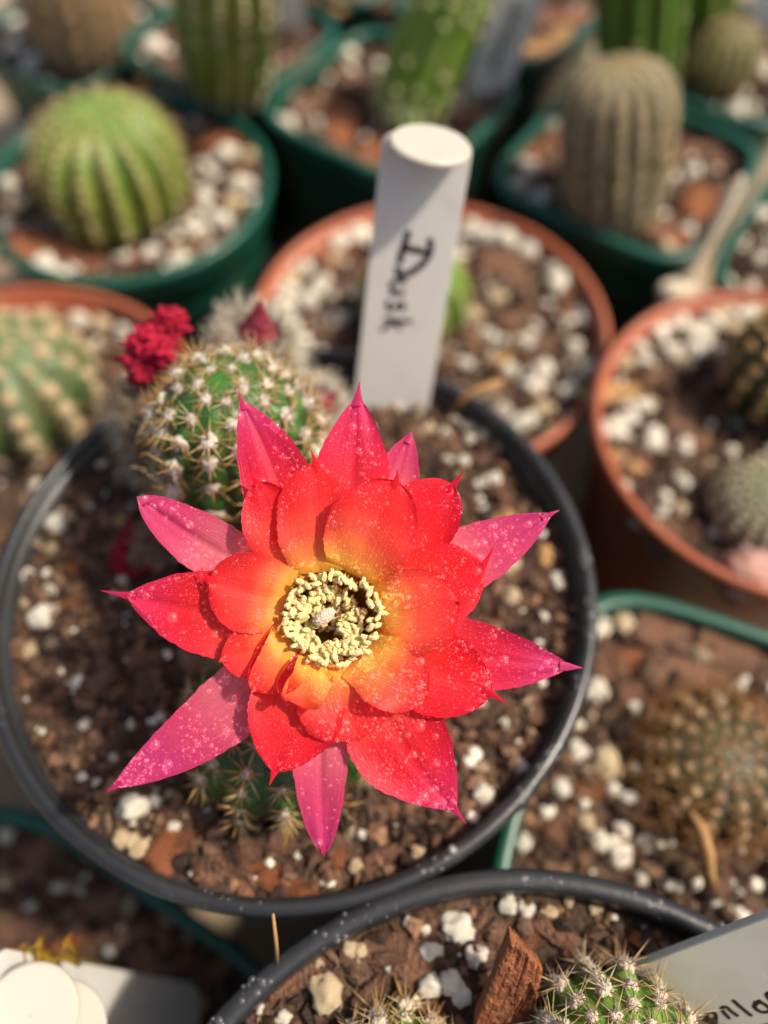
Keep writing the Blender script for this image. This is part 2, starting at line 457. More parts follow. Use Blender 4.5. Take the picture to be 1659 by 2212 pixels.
def areole_mesh(seed, a, nrad, L, rad, cols, wool, central=1, lift=.35, hairs=0, sub=1, curve=0.0):
    """wool cushion and spine cluster, local z = outward"""
    rs = random.Random(seed)
    v, f = lump(sub, seed, .35, 2.2, (a, a, a * .75))
    w = MB(); w.add(v, f, wool)
    for i in range(hairs):
        t = rs.random() * 6.283; e = rs.random() * 1.4
        d = Vector((math.cos(t) * math.cos(e), math.sin(t) * math.cos(e), math.sin(e)))
        p0 = d * a * .8; p1 = d * a * (1.15 + .45 * rs.random()) + Vector((rs.gauss(0, .15), rs.gauss(0, .15), rs.gauss(0, .1))) * a
        w.tube([p0, p1], [a * .06, a * .015], 3, wool)
    sp = MB()
    for i in range(nrad + central):
        t = 2 * math.pi * (i + rs.uniform(-.3, .3)) / max(1, nrad)
        e = lift * rs.uniform(.5, 1.6) if i < nrad else rs.uniform(.9, 1.45)
        l = L * rs.uniform(.65, 1.2) * (1 if i < nrad else 1.15)
        d = Vector((math.cos(t) * math.cos(e), math.sin(t) * math.cos(e), math.sin(e)))
        c0 = np.array(cols[rs.randrange(len(cols))]); c1 = c0 * rs.uniform(.45, .8)
        bend = Vector((0, 0, curve * l))
        pts = [d * a * .2, d * l * .55 + bend * .3, d * l + bend]
        sp.tube(pts, [rad, rad * .7, rad * .12], 4, [c0, c0, c1])
    return w.mesh('areole', M['wool']), sp.mesh('spine_cluster', M['spine'])

def cactus(name, base, R, H, ribs, rd, label, colr, lean=None, areole=None, rows=8, smin=.25, smax=.97, split=True, cut=.14, power=2.0,
           tub=0.0, seed=1, stagger=True, nlev=44, parent=None, bodyname='body', yaw=0, nvar=5, cap=400, aj=1.0, nseg=None, patch=None, pf=1.2, pa=.6):
    rot = (lean if lean else Quaternion()) @ Quaternion((0, 0, 1), yaw)
    V, F, C, pt = ell_body(R, H, ribs, rd, tub, rows, colr, cut=cut, power=power, seed=seed, nlev=nlev, nseg=nseg, patch=patch, pf=pf, pa=pa)
    if parent is None:
        t = thing(name, base, label, 'cactus', rot)
        off = Vector((0, 0, 0)); q = Quaternion()
    else:
        t = parent; off = Vector(base); q = rot
    put(bodyname, mesh('cactus_body', V, F, M['body'], True, {'col': C}), t, off, q)
    if areole:
        var = [areole_mesh(seed * 31 + i, **areole) for i in range(nvar)]
        rs = random.Random(seed); cnt = 0
        for i in range(ribs):
            for k in range(rows):
                s = smin + (smax - smin) * (k + (.5 if (stagger and i % 2) else 0)) / (rows - .5)
                if s > .99 or cnt >= cap: continue
                th = 2 * math.pi * i / ribs
                if (s > .88 and i % 2) or (s > .95 and i % 4): continue
                p, _ = pt(s, th)
                e = 1e-2
                du = pt(min(1, s + e), th)[0] - pt(s - e, th)[0]; dv = pt(s, th + e)[0] - pt(s, th - e)[0]
                n = dv.cross(du)
                if n.length < 1e-9: continue
                n.normalize()
                if n.dot(p - Vector((0, 0, H * .4))) < 0: n = -n
                qq = n.to_track_quat('Z', 'Y') @ Quaternion((0, 0, 1), rs.random() * 6.28)
                wm, sm = var[rs.randrange(nvar)]
                sc = (1 - .45 * max(0, (s - .7) / .3)) * rs.uniform(.85, 1.15) * aj
                ar = put('areole', wm, t, off + q @ p, q @ qq, sc)
                put('spine_cluster', sm, ar)
                cnt += 1
    return t

def lean_to(px0, py0, z0, px1, py1, z1):
    a = at(px0, py0, z0); b = at(px1, py1, z1)
    return a, (b - a).to_track_quat('Z', 'Y'), (b - a).length

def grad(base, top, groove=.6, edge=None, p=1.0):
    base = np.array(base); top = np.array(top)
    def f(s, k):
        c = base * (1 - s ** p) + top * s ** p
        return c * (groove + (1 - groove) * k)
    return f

GOLD = [(.55, .33, .09), (.62, .42, .16), (.42, .22, .07), (.66, .52, .28)]
BRN = [(.36, .17, .06), (.48, .25, .08), (.24, .10, .04)]
TANS = [(.55, .42, .24), (.62, .50, .32), (.46, .33, .18)]
WHT = (.74, .66, .54)

# the flowering clump: two bodies, buds, withered flowers and the open flower
P = POT['main']
c1 = at(520, 985, 9.9)
clump = thing('flowering_cactus', (c1.x, c1.y, P['zs'] - .1), 'round green cactus clump with white areoles and an open red flower', 'cactus')
CB = Vector((c1.x, c1.y, P['zs'] - .1))
ar1 = dict(a=.135, nrad=11, L=.50, rad=.019, cols=GOLD, wool=WHT, central=1, lift=.3, hairs=26, sub=2)
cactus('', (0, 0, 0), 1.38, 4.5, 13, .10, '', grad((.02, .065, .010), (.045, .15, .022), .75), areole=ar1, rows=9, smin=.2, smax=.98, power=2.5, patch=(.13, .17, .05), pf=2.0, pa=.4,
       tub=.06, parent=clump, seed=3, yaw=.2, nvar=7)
c2 = at(610, 1560, 8.2)
cactus('', c2 - CB + Vector((0, 0, -1.0)), 1.55, 2.1, 13, .10, '', grad((.02, .06, .010), (.04, .125, .02), .75), areole=dict(ar1, L=.36, a=.08), rows=7, smin=.25,
       smax=.95, tub=.035, parent=clump, seed=4, nvar=5)

# ---- open flower
FD = 10.3
FC = at_depth(718, 1333, FD)
FROT = Matrix(((1, 0, 0), tuple(UP), tuple(-FW))).transposed().to_quaternion()   # x right, y up the picture, z towards the viewer
def loc(cx, cy, h):             # offset from the flower centre, given in enlarged-crop units, at height h over the flower plane
    k = .6563 / FPX * (FD - h)
    return Vector(((cx - 805) * k, (820 - cy) * k, h))

FC_local = FC - CB
# tube (outer skin) + throat (inner surface)
tv = []; tf = []; tcol = []; tm = []
n = 48
prof_in = [(.74, -.24), (.66, -.27), (.58, -.36), (.50, -.50), (.40, -.66), (.26, -.78), (.02, -.82)]
prof_out = [(.75, -.26), (.70, -.38), (.60, -.75), (.50, -1.2), (.42, -1.7), (.38, -2.2), (.36, -2.75)]
cin = [(.80, .46, .06), (.74, .50, .07), (.66, .44, .05), (.70, .42, .06), (.66, .36, .05), (.56, .28, .04), (.46, .22, .03)]
endp = FROT.inverted() @ (c2 + Vector((.15, .15, .55)) - FC)
def shift(h):
    t_ = min(1, max(0, -h / 2.75)) ** 1.6
    return Vector((endp.x * t_, endp.y * t_, 0)), t_
for pr_, which in ((prof_in, 0), (prof_out, 1)):
    st = len(tv)
    for i, (r, h) in enumerate(pr_):
        sft, t_ = shift(h) if which else (Vector((0, 0, 0)), 0)
        hz = h if not which else h * (1 - t_) + endp.z * t_ * (h / -2.75)
        for k in range(n):
            a = 2 * math.pi * k / n
            tv.append((r * math.cos(a) + sft.x, r * math.sin(a) + sft.y, hz)); tcol.append(cin[i])
    for i in range(len(pr_) - 1):
        for k in range(n):
            k2 = (k + 1) % n
            q = (st + i * n + k, st + i * n + k2, st + (i + 1) * n + k2, st + (i + 1) * n + k)
            tf.append(q); tm.append(which)
flower = put('flower', mesh('flower_tube', tv, tf, [M['throat'], M['tubeskin']], True, {'col': tcol}, None, tm), clump, FC_local, FROT)
flower['label'] = 'open red flower with orange yellow throat and cream stamens'

def lerp3(stops, x):
    for (x0, c0), (x1, c1_) in zip(stops, stops[1:]):
        if x <= x1:
            t = min(1, max(0, (x - x0) / (x1 - x0)))
            t = t * t * (3 - 2 * t)
            return np.array(c0) * (1 - t) + np.array(c1_) * t
    return np.array(stops[-1][1])

STOPS = {
 'I': [(.60, (.86, .56, .08)), (.76, (.95, .50, .08)), (.93, (.94, .26, .07)), (1.15, (.92, .105, .065)), (1.5, (.90, .042, .042)), (2.2, (.85, .018, .034))],
 'M': [(.60, (.86, .56, .08)), (.76, (.95, .48, .08)), (.95, (.93, .20, .06)), (1.22, (.90, .055, .045)), (1.75, (.87, .022, .034)), (2.5, (.80, .013, .046))],
 'O': [(.8, (.82, .16, .15)), (1.3, (.80, .10, .12)), (1.8, (.78, .030, .060)), (2.4, (.76, .018, .070)), (2.9, (.68, .03, .15)), (3.3, (.66, .10, .24))],
 'P': [(.8, (.76, .28, .27)), (1.3, (.78, .26, .28)), (1.8, (.76, .15, .21)), (2.4, (.70, .06, .16)), (3.0, (.60, .045, .18))],
 'R': [(.8, (.86, .20, .10)), (1.4, (.86, .06, .05)), (2.0, (.82, .018, .032)), (2.6, (.78, .012, .045)), (3.1, (.66, .02, .12))],
}
PETALS = [
 # kind, base, tip, width, vmax, p, q, b0, bend, (h0,h1,h2), cup, mucro(dx,dy), ripple, droplet density
 ('O', (640, 560), (499, 108), 246, .56, 2.0, .92, .80, 34, (-0.344, -0.194, -0.174), 0.14, (-6, -28), .02, .6),
 ('O', (850, 560), (888, 92), 250, .60, 2.1, .95, .70, 4, (-0.32, -0.17, -0.15), 0.14, (5, -44), .03, .6),
 ('P', (950, 600), (1060, 222), 200, .55, 2.2, .85, .8, 0, (-0.336, -0.216, -0.226), 0.07, (2, -4), .02, .4),
 ('P', (1080, 700), (1525, 486), 222, .55, 2.0, .88, .85, 22, (-0.372, -0.252, -0.262), 0.13, (22, -8), .02, 1.0),
 ('O', (1080, 915), (1590, 988), 235, .55, 2.0, .88, .85, 22, (-0.308, -0.158, -0.138), 0.13, (36, 4), .02, 1.0),
 ('R', (960, 1100), (1210, 1462), 335, .55, 2.1, .90, .7, 40, (-0.324, -0.174, -0.144), 0.13, (32, 44), .02, 1.2),
 ('P', (748, 1130), (772, 1612), 184, .50, 2.6, .72, .92, 8, (-0.36, -0.24, -0.25), 0.12, (2, 4), .01, .25),
 ('P', (620, 980), (72, 1392), 226, .50, 2.1, .86, .9, -34, (-0.336, -0.216, -0.226), 0.13, (-16, 12), .01, 1.0),
 ('R', (580, 850), (122, 752), 292, .52, 2.2, .85, .75, -10, (-0.312, -0.162, -0.132), 0.13, (-82, -14), .02, .6),
 ('P', (590, 700), (160, 434), 194, .55, 2.6, .66, .85, -20, (-0.348, -0.228, -0.238), 0.12, (-4, -2), .01, 1.0),
 # middle row
 ('M', (975, 640), (1205, 385), 262, .62, 2.6, .60, 0.76, -8, (-0.25, -0.07, -0.02), 0.16, (32, -46), .05, .7),
 ('M', (1000, 760), (1305, 650), 281, .60, 2.6, .60, 0.76, 14, (-0.22, -0.02, 0.05), 0.19, (32, -66), .05, .9),
 ('M', (985, 985), (1330, 1072), 288, .62, 2.6, .70, 0.76, -16, (-0.23, -0.06, 0.0), 0.14, (54, 34), .05, 1.0),
 ('M', (735, 1020), (612, 1335), 315, .55, 2.2, .75, 0.66, 10, (-0.24, -0.07, -0.05), 0.16, (-14, 38), .05, 1.1),
 ('M', (810, 1000), (890, 1222), 315, .66, 2.8, .60, 0.71, 0, (-0.208, -0.018, 0.052), 0.09, (6, 10), .06, 1.0),
 ('M', (665, 640), (556, 372), 215, .58, 2.4, .62, 0.76, -6, (-0.244, -0.054, 0.016), 0.13, (-20, -30), .05, .5),
 ('M', (650, 760), (398, 700), 267, .62, 2.8, .55, 0.71, -8, (-0.22, -0.03, 0.04), 0.16, (-24, -46), .05, .3),
 ('M', (620, 920), (440, 960), 189, .6, 2.4, .7, 0.76, 0, (-0.196, -0.006, 0.064), 0.13, (-6, 4), .05, .5),
 ('M', (640, 885), (545, 1058), 215, .60, 2.4, .60, 0.81, -26, (-0.20, 0.06, 0.08), 0.26, (-6, 10), .07, .6),
 # inner row
 ('I', (745, 640), (752, 308), 258, .60, 2.6, .55, 0.71, 0, (-0.16, 0.07, 0.13), 0.07, (-14, -42), .04, .5),
 ('I', (880, 660), (1022, 362), 299, .58, 2.6, .55, 0.66, -8, (-0.13, 0.19, 0.27), 0.22, (2, -40), .04, .6),
 ('I', (955, 830), (1225, 765), 291, .60, 2.8, .55, 0.66, -10, (-0.13, 0.18, 0.25), 0.22, (4, -4), .04, .9),
 ('I', (900, 960), (1118, 1082), 239, .60, 2.6, .60, 0.76, -20, (-0.126, 0.15, 0.21), 0.20, (6, 6), .05, 1.2),
 ('I', (730, 965), (655, 1085), 225, .68, 3.4, .45, 0.86, 6, (-0.14, 0.10, 0.14), .30, (4, 6), .09, .7),
]
C0 = (805, 820)
def petal_eval(pd, u, v, idx):
    kind, b, t, W, vm, p, q, b0, bend, hs, cup, muc, rip, dd = pd
    d0 = Vector((b[0] - C0[0], b[1] - C0[1])); start = Vector(C0) + d0.normalized() * 150
    ctl = Vector(b); tip = Vector(t)
    mid_ = ctl
    # quadratic through start -> tip with the given base as guide
    a = start.lerp(tip, .38).lerp(mid_, .6)
    P0 = start * (1 - v) ** 2 + a * 2 * v * (1 - v) + tip * v * v
    T = (a - start) * 2 * (1 - v) + (tip - a) * 2 * v
    T.normalize(); N = Vector((-T.y, T.x))
    P0 = P0 + N * bend * 4 * v * v * (1 - v) * 1.2
    if v <= vm:
        x = v / vm; f = b0 + (1 - b0) * (x * x * (3 - 2 * x))
    else:
        x = (v - vm) / (1 - vm); f = max(0, 1 - x ** p) ** q
    w = W * .5 * f
    edge = math.sin(v * 17 + idx * 1.7) * .5 + math.sin(v * 41 + idx * 3.1) * .25
    wv = w * (1 + .028 * edge * abs(u))
    # a little raggedness along the rim of the petal
    wv *= 1 + (.014 * math.sin(v * 113 + idx * 5 + (2 if u > 0 else 0)) + .010 * math.sin(v * 197 + idx)) * (abs(u) > .97)
    h = hs[0] * (1 - v) ** 2 + hs[1] * 2 * v * (1 - v) + hs[2] * v * v
    wc = W / 259.0 * .5
    h += cup * wc * f * f * (u * u) * (.6 + .8 * v)
    h += rip * math.sin(v * 9 + idx * 2.3 + u * 2) * abs(u) ** 2 * 1.2 * f
    h += (-.018 if kind in 'IM' else -.035) * math.exp(-(u / .12) ** 2) * f
    h += .014 * math.sin(u * 5 + idx) * math.sin(v * 7 + idx * 1.3)
    if idx == 23 and u > .5:                      # one margin of this petal is rolled inwards
        h += (u - .5) * .42 * min(1, v * 2); u = .5 - (u - .5) * .55 * min(1, v * 2)
    if idx == 18 and u > .7:
        h += (u - .7) * .40 * min(1, v * 2); u = .7 - (u - .7) * .4 * min(1, v * 2)
    pp = P0 + N * (u * wv)
    return loc(pp.x, pp.y, h)

NU, NV = 20, 40
drops_small = MB(); big_spots = []
v_d, f_d = [], []
def dome(n=8, m=3, full=66):
    """a bead of water: spherical cap with a low contact angle, rim radius 1"""
    v = [(0, 0, (1 - math.cos(R_(full))) / math.sin(R_(full)))]; f = []
    for i in range(1, m + 1):
        e = R_(full) * i / m
        for k in range(n):
            a = 2 * math.pi * k / n
            v.append((math.sin(e) * math.cos(a) / math.sin(R_(full)), math.sin(e) * math.sin(a) / math.sin(R_(full)), (math.cos(e) - math.cos(R_(full))) / math.sin(R_(full))))
    for k in range(n): f.append((0, 1 + k, 1 + (k + 1) % n))
    for i in range(m - 1):
        for k in range(n):
            k2 = (k + 1) % n; a = 1 + i * n; b = a + n
            f.append((a + k, b + k, b + k2, a + k2))
    return np.array(v), f
D_lo = dome(8, 3); D_hi = dome(20, 7, 75)
for idx, pd in enumerate(PETALS):
    kind = pd[0]
    V = []; F = []; C = []; UV = []
    for i in range(NV + 1):
        v = i / NV; v = v if v < 1 else .9995
        for j in range(NU + 1):
            u = -1 + 2 * j / NU
            p = petal_eval(pd, u, v, idx)
            V.append(p); UV.append((u * .5 + .5 + idx * 1.7, v + idx * .37))
            r = math.hypot(p.x, p.y) + .12 * mnoise.noise(p * 1.6 + Vector((idx, 0, 0)))
            c = lerp3(STOPS[kind], r)
            e = abs(u) ** 4 * .55 + max(0, v - .85) * 1.2
            if kind in 'IM' and r > .95:
                e = min(1, e * 1.5); c = c * (1 - .55 * e) + np.array((.64, .006, .035)) * .55 * e
            if kind in 'OPR':
                m_ = max(0, v - .72) / .28
                c = c * (1 - .5 * m_) + np.array((.64, .045, .18)) * .5 * m_
                c = c * (1 - .30 * e) + np.array((.66, .03, .15)) * .30 * e
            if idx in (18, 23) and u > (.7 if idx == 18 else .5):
                c = np.array((.58, .006, .03))  # rolled margin coloured darker red, shadow of its turned back painted in
            C.append(c)
    for i in range(NV):
        for j in range(NU):
            a = i * (NU + 1) + j
            F.append((a, a + 1, a + NU + 2, a + NU + 1))
    # the fine bristle that ends the petal
    mx, my = pd[11]; L_ = math.hypot(mx, my)
    tip = petal_eval(pd, 0, .985, idx); t2 = Vector(pd[2]) ; h2 = tip.z
    e1 = loc(t2.x + mx, t2.y + my, h2 + (.05 if kind in 'IM' else -.02))
    e0 = loc(t2.x + mx * .35, t2.y + my * .35, h2 + .01)
    st = len(V); wr = .055 if L_ > 30 else .035
    side = (e1 - tip).cross(Vector((0, 0, 1)));  side = side.normalized() if side.length > 1e-6 else Vector((1, 0, 0))
    back = tip + (tip - e1).normalized() * .10
    for pp, w in ((back, wr * 1.1), (tip, wr), (e0, wr * .45), (e1, .004)):
        for sg, up_ in ((-1, 0), (0, .25), (1, 0)):
            V.append(pp + side * w * sg + Vector((0, 0, .006 + w * up_))); UV.append((.5, .95))
            C.append(C[NV * (NU + 1) + NU // 2] * np.array((.9, .8, .9)))
    for i in range(3):
        for j in range(2):
            a = st + i * 3 + j
            F.append((a, a + 1, a + 4, a + 3))
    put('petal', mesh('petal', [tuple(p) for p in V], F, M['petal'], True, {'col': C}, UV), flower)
    # dew
    rs = random.Random(100 + idx)
    area = (pd[3] * math.hypot(pd[2][0] - pd[1][0], pd[2][1] - pd[1][1])) / 60000.0
    def spot():
        u = rs.uniform(-.97, .97); v = rs.uniform(.12, .985)
        p = petal_eval(pd, u, v, idx)
        a = petal_eval(pd, u + .02, v, idx) - petal_eval(pd, u - .02, v, idx); b = petal_eval(pd, u, v + .01, idx) - petal_eval(pd, u, v - .01, idx)
        nrm = a.cross(b)
        nrm = nrm.normalized() if nrm.length > 1e-9 else Vector((0, 0, 1))
        if nrm.z < 0: nrm = -nrm
        return p, nrm
    for _ in range(int(480 * pd[13] * area)):
        p, nrm = spot()
        if mnoise.noise(p * 2.1 + Vector((idx * 5.1, 0, 0))) + .32 * rs.uniform(-1, 1) < .03: continue
        r = .006 + .022 * rs.random() ** 3
        q = np.array(nrm.to_track_quat('Z', 'Y').to_matrix())
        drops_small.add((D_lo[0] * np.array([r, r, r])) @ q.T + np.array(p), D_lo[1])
    for _ in range(int(330 * area * (.5 + .5 * pd[13]))):          # the finest mist
        p, nrm = spot()
        r = .0045 + .005 * rs.random() ** 2
        q = np.array(nrm.to_track_quat('Z', 'Y').to_matrix())
        drops_small.add((D_lo[0] * r) @ q.T + np.array(p), D_lo[1])
    nb = int(7 * pd[13] * area + .5) if kind in 'OPR' else (1 if pd[13] > .8 else 0)
    for _ in range(nb):
        p, nrm = spot()
        big_spots.append((p, nrm, .030 + .05 * rs.random() ** 2, {'O': 'an outer pink red', 'P': 'a pale pink outer', 'R': 'a crimson outer'}.get(kind, 'an inner red')))
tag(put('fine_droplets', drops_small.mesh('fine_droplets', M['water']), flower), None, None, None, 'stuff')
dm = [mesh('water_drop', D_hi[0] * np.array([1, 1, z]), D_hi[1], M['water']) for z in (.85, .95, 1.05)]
tipd = petal_eval(PETALS[6], .45, .955, 6)
big_spots.append((tipd, Vector((.3, 0, 1)).normalized(), .06, 'the tip of the lowest pale pink'))
for p, nrm, r, on in big_spots:
    g = FC + FROT @ p; q = FROT @ nrm.to_track_quat('Z', 'Y')
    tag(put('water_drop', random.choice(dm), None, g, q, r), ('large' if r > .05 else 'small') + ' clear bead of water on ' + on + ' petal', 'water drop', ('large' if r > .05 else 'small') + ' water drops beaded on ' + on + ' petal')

# stamens
def anther_shape(seed):
    v, f = lump(2, seed, .42, 2.6, (.037, .032, .072), 4)
    return v, f
def stamen_mesh(seed, r_top, dr, h0):
    mb = MB()
    v, f = anther_shape(seed)
    a = random.Random(seed)
    q = Quaternion((a.uniform(-1, 1), a.uniform(-1, 1), a.uniform(-.3, .3)), a.uniform(.5, 1.5)).to_matrix()
    mb.add(v @ np.array(q).T, f, None, 0)
    mb.tube([(0, 0, -.02), (dr * .35, 0, h0 * .45), (dr, 0, h0)], [.011, .013, .015], 5, None, 1)
    return mb.mesh('stamen', [M['anther'], M['filament']])
st_out = [stamen_mesh(50 + i, .58, .09, -.36) for i in range(9)]
st_in = [stamen_mesh(80 + i, .3, .14, -.55) for i in range(9)]
rs = random.Random(5)
SP = []
for i in range(80):
    a = 2 * math.pi * (i + rs.uniform(-.45, .45)) / 80
    deg = math.degrees(a) % 360
    if 8 < deg < 60 and rs.random() < .2: continue
    if 330 < deg and rs.random() < .45: continue
    SP.append((a, rs.uniform(.47, .62) + (.03 if rs.random() < .2 else 0), rs.uniform(.0, .10), 0))
for i in range(120):
    SP.append((R_(rs.uniform(150, 330)), rs.uniform(.34, .54), rs.uniform(-.10, .04), 0))
for i in range(44):
    SP.append((R_(rs.uniform(75, 165)), rs.uniform(.18, .42), rs.uniform(-.22, -.08), 1))
for i in range(40):
    SP.append((R_(rs.uniform(-62, 10)), rs.uniform(.14, .40), rs.uniform(-.18, -.06), 1))
for i in range(7):
    SP.append((R_(rs.uniform(30, 75)), rs.uniform(.18, .36), rs.uniform(-.18, -.10), 1))
for i in range(70):
    SP.append((R_(rs.uniform(0, 360)), rs.uniform(.05, .30), rs.uniform(-.50, -.34), 1))
for a, r, h, k in SP:
    q = Quaternion((0, 0, 1), a)
    put('stamen', rs.choice(st_in if k else st_out), flower, (r * math.cos(a), r * math.sin(a), h), q, rs.uniform(.85, 1.12))
sg = MB()
v, f = lump(3, 9, .16, 3.0, (.155, .088, .085), 4)
sg.add(v @ np.array(Quaternion((0, 0, 1), .6).to_matrix()).T + np.array((-.10, .02, .10)), f, None, 0)
sg.tube([(-.21, -.07, .05), (-.28, -.12, -.15), (-.15, -.08, -1.2)], [.075, .075, .07], 10, None, 1)
put('stigma', sg.mesh('stigma', [M['stigma'], M['style']]), flower)

# ---- buds, woolly tubes and withered flowers of the clump
def hair_coat(pts, rads, n, length, cols, seed, rr=.011, up=.6):
    rs = random.Random(seed); mb = MB(); pts = [Vector(p) for p in pts]
    for i in range(n):
        k = rs.random() * (len(pts) - 1); i0 = int(k); t = k - i0
        p = pts[i0].lerp(pts[i0 + 1], t); r = rads[i0] * (1 - t) + rads[i0 + 1] * t
        ax = (pts[i0 + 1] - pts[i0]).normalized()
        a = ax.orthogonal().normalized(); b = ax.cross(a); w = rs.random() * 6.283
        d = a * math.cos(w) + b * math.sin(w)
        l = length * rs.uniform(.4, 1.2)
        q1 = p + d * r; g = Vector((rs.gauss(0, .35), rs.gauss(0, .35), rs.gauss(0, .35)))
        q2 = q1 + (d + ax * up + g * .6).normalized() * l * .55
        q3 = q2 + (d * .5 + ax * up + g * 1.6).normalized() * l * .5
        mb.tube([q1, q2, q3], [rr, rr * .8, rr * .3], 3, cols[rs.randrange(len(cols))])
    return mb.mesh('wool', M['hair'])
HW = [(.70, .63, .52), (.78, .72, .62), (.58, .50, .38), (.74, .68, .58)]
HB = [(.52, .41, .28), (.62, .52, .38), (.42, .30, .18)]

def bud(name, base_px, tip_px, zb, zt, rads, cols, nh, hl, hcol, seed, tipmat='wither'):
    a = at(*base_px, zb) - CB; b = at(*tip_px, zt) - CB
    mb = MB(); pts = [a.lerp(b, t) for t in np.linspace(0, 1, len(rads))]
    mb.tube(pts, rads, 14, cols)
    o = put(name, mb.mesh(name, M[tipmat]), clump)
    hp = pts[:int(len(pts) * .75)]; hr = rads[:int(len(rads) * .75)]
    tag(put('wool', hair_coat(hp, hr, nh, hl, hcol, seed), o), kind='stuff')
    return o
brownred = [(.30, .20, .11), (.36, .22, .14), (.40, .20, .15), (.40, .15, .14), (.34, .07, .09), (.28, .03, .06), (.2, .02, .05)]
bud('flower_bud', (545, 830), (563, 650), 9.4, 11.4, [.36, .50, .54, .46, .32, .16, .02], brownred, 2600, .52, HW, 21)['label'] = 'woolly closed flower bud with a maroon tip'
bud('flower_bud', (660, 905), (725, 850), 9.0, 9.6, [.36, .45, .42, .34, .24, .12, .05], brownred, 1500, .45, HW, 22)
w1 = bud('withered_flower', (350, 985), (330, 800), 9.0, 10.3, [.34, .40, .42, .40, .36, .34, .30], [(.25, .17, .10)] * 7, 1300, .45, HB, 23)
CR = np.array((.60, .012, .055))
mb = MB()
for i, (px, py, zz, r) in enumerate([(360, 700, 11.1, .27), (372, 690, 11.2, .22), (335, 740, 10.9, .31), (318, 745, 10.9, .27), (345, 760, 10.85, .27), (305, 780, 10.6, .28), (320, 795, 10.6, .26), (303, 815, 10.4, .19), (330, 770, 10.7, .26)]):
    v, f = lump(3, 60 + i, .75, 2.4, (r, r * .8, r * .9), 4)
    p = at(px, py, zz) - CB
    mb.add(v + np.array(p), f, CR * random.uniform(.8, 1.15))
mb.tube([at(330, 800, 10.1) - CB, at(330, 760, 10.7) - CB, at(362, 700, 11.0) - CB], [.24, .24, .12], 8, CR * .5)
put('crumpled_petals', mb.mesh('crumpled_petals', M['wither']), w1)
w1['label'] = 'withered crimson flower on a tan woolly tube'
w2 = bud('withered_flower', (400, 1130), (285, 1215), 8.3, 7.9, [.3, .3, .28, .24, .2, .2, .2], [(.2, .12, .07)] * 7, 500, .35, HB, 24)
mb = MB()
for i, (px, py, zz, r) in enumerate([(300, 1170, 7.8, .34), (285, 1205, 7.7, .34), (315, 1200, 7.8, .34), (320, 1150, 7.8, .24), (275, 1220, 7.7, .26)]):
    v, f = lump(3, 70 + i, .75, 2.4, (r, r * .8, r * .8), 4)
    mb.add(v + np.array(at(px, py, zz) - CB), f, CR * random.uniform(.5, .8))
put('crumpled_petals', mb.mesh('crumpled_petals', M['wither']), w2)
# loose pale wool of old tubes on the shoulder of the cactus
for (px, py, zz, px2, py2, z2, n_, sd) in [(310, 905, 8.6, 345, 1010, 9.0, 900, 31), (290, 860, 9.0, 350, 930, 9.3, 900, 32), (440, 850, 9.6, 400, 890, 9.8, 350, 33)]:
    a = at(px, py, zz) - CB; b = at(px2, py2, z2) - CB
    pts = [a, a.lerp(b, .5), b]
    tag(put('old_flower_wool', hair_coat(pts, [.2, .25, .25], n_, .55, HB + HW, sd, .011, .2), clump), kind='stuff')

# ---- the small cacti of the front pot
arf = dict(a=.105, nrad=8, L=.40, rad=.012, cols=[(.55, .42, .22), (.62, .5, .3), (.5, .33, .14), (.40, .2, .08)], wool=(.72, .58, .42), central=1, lift=.3, hairs=26, sub=2)
b = at(1320, 2285, 7.9)
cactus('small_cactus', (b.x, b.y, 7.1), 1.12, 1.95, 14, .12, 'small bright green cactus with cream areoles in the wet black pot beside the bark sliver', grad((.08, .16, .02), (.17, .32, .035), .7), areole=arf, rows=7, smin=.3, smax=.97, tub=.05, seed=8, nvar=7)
b = at(860, 2330, 7.6)
cactus('small_cactus', (b.x, b.y, 7.1), .85, 1.3, 13, .12, 'low green cactus showing only its spines beside the cream pebble', grad((.04, .12, .02), (.10, .24, .035), .7), areole=dict(arf, cols=GOLD, L=.40), rows=6, smin=.3, smax=.97, tub=.05, seed=9, nvar=5)

# ---- orange spined dark cactus
aro = dict(a=.10, nrad=8, L=.75, rad=.012, cols=[(.42, .20, .06), (.50, .27, .09), (.36, .15, .05)], wool=(.55, .36, .20), central=1, lift=.5, hairs=0, sub=1, curve=-.15)
b = at(1560, 1640, 5.6)
cactus('dark_cactus', (b.x, b.y, 4.6), 1.4, 1.35, 13, .13, 'flat dark green cactus with orange brown spines', grad((.010, .022, .008), (.055, .085, .045), .55), areole=aro, rows=7, smin=.25, smax=.985, seed=10, cut=.25)

# ---- cacti of the right terracotta pot
b = at(1700, 800, 5.6)
cactus('dark_cactus', (b.x, b.y, 4.4), 1.5, 2.7, 14, .12, 'dark green cactus with orange dots at the back of the beige stake pot', grad((.012, .03, .008), (.035, .075, .02), .5), areole=dict(a=.13, nrad=6, L=.32, rad=.012, cols=BRN, wool=(.52, .30, .09), central=0, lift=.4), rows=7, seed=11)
b = at(1655, 1075, 5.4)
cactus('grey_cactus', (b.x, b.y, 4.4), 1.1, 1.4, 18, .1, 'grey green cactus covered in pale areoles in the beige stake pot', grad((.05, .08, .03), (.12, .17, .08), .6), areole=dict(a=.085, nrad=9, L=.22, rad=.011, cols=TANS, wool=(.56, .46, .32), central=0, lift=.3), rows=9, seed=12)

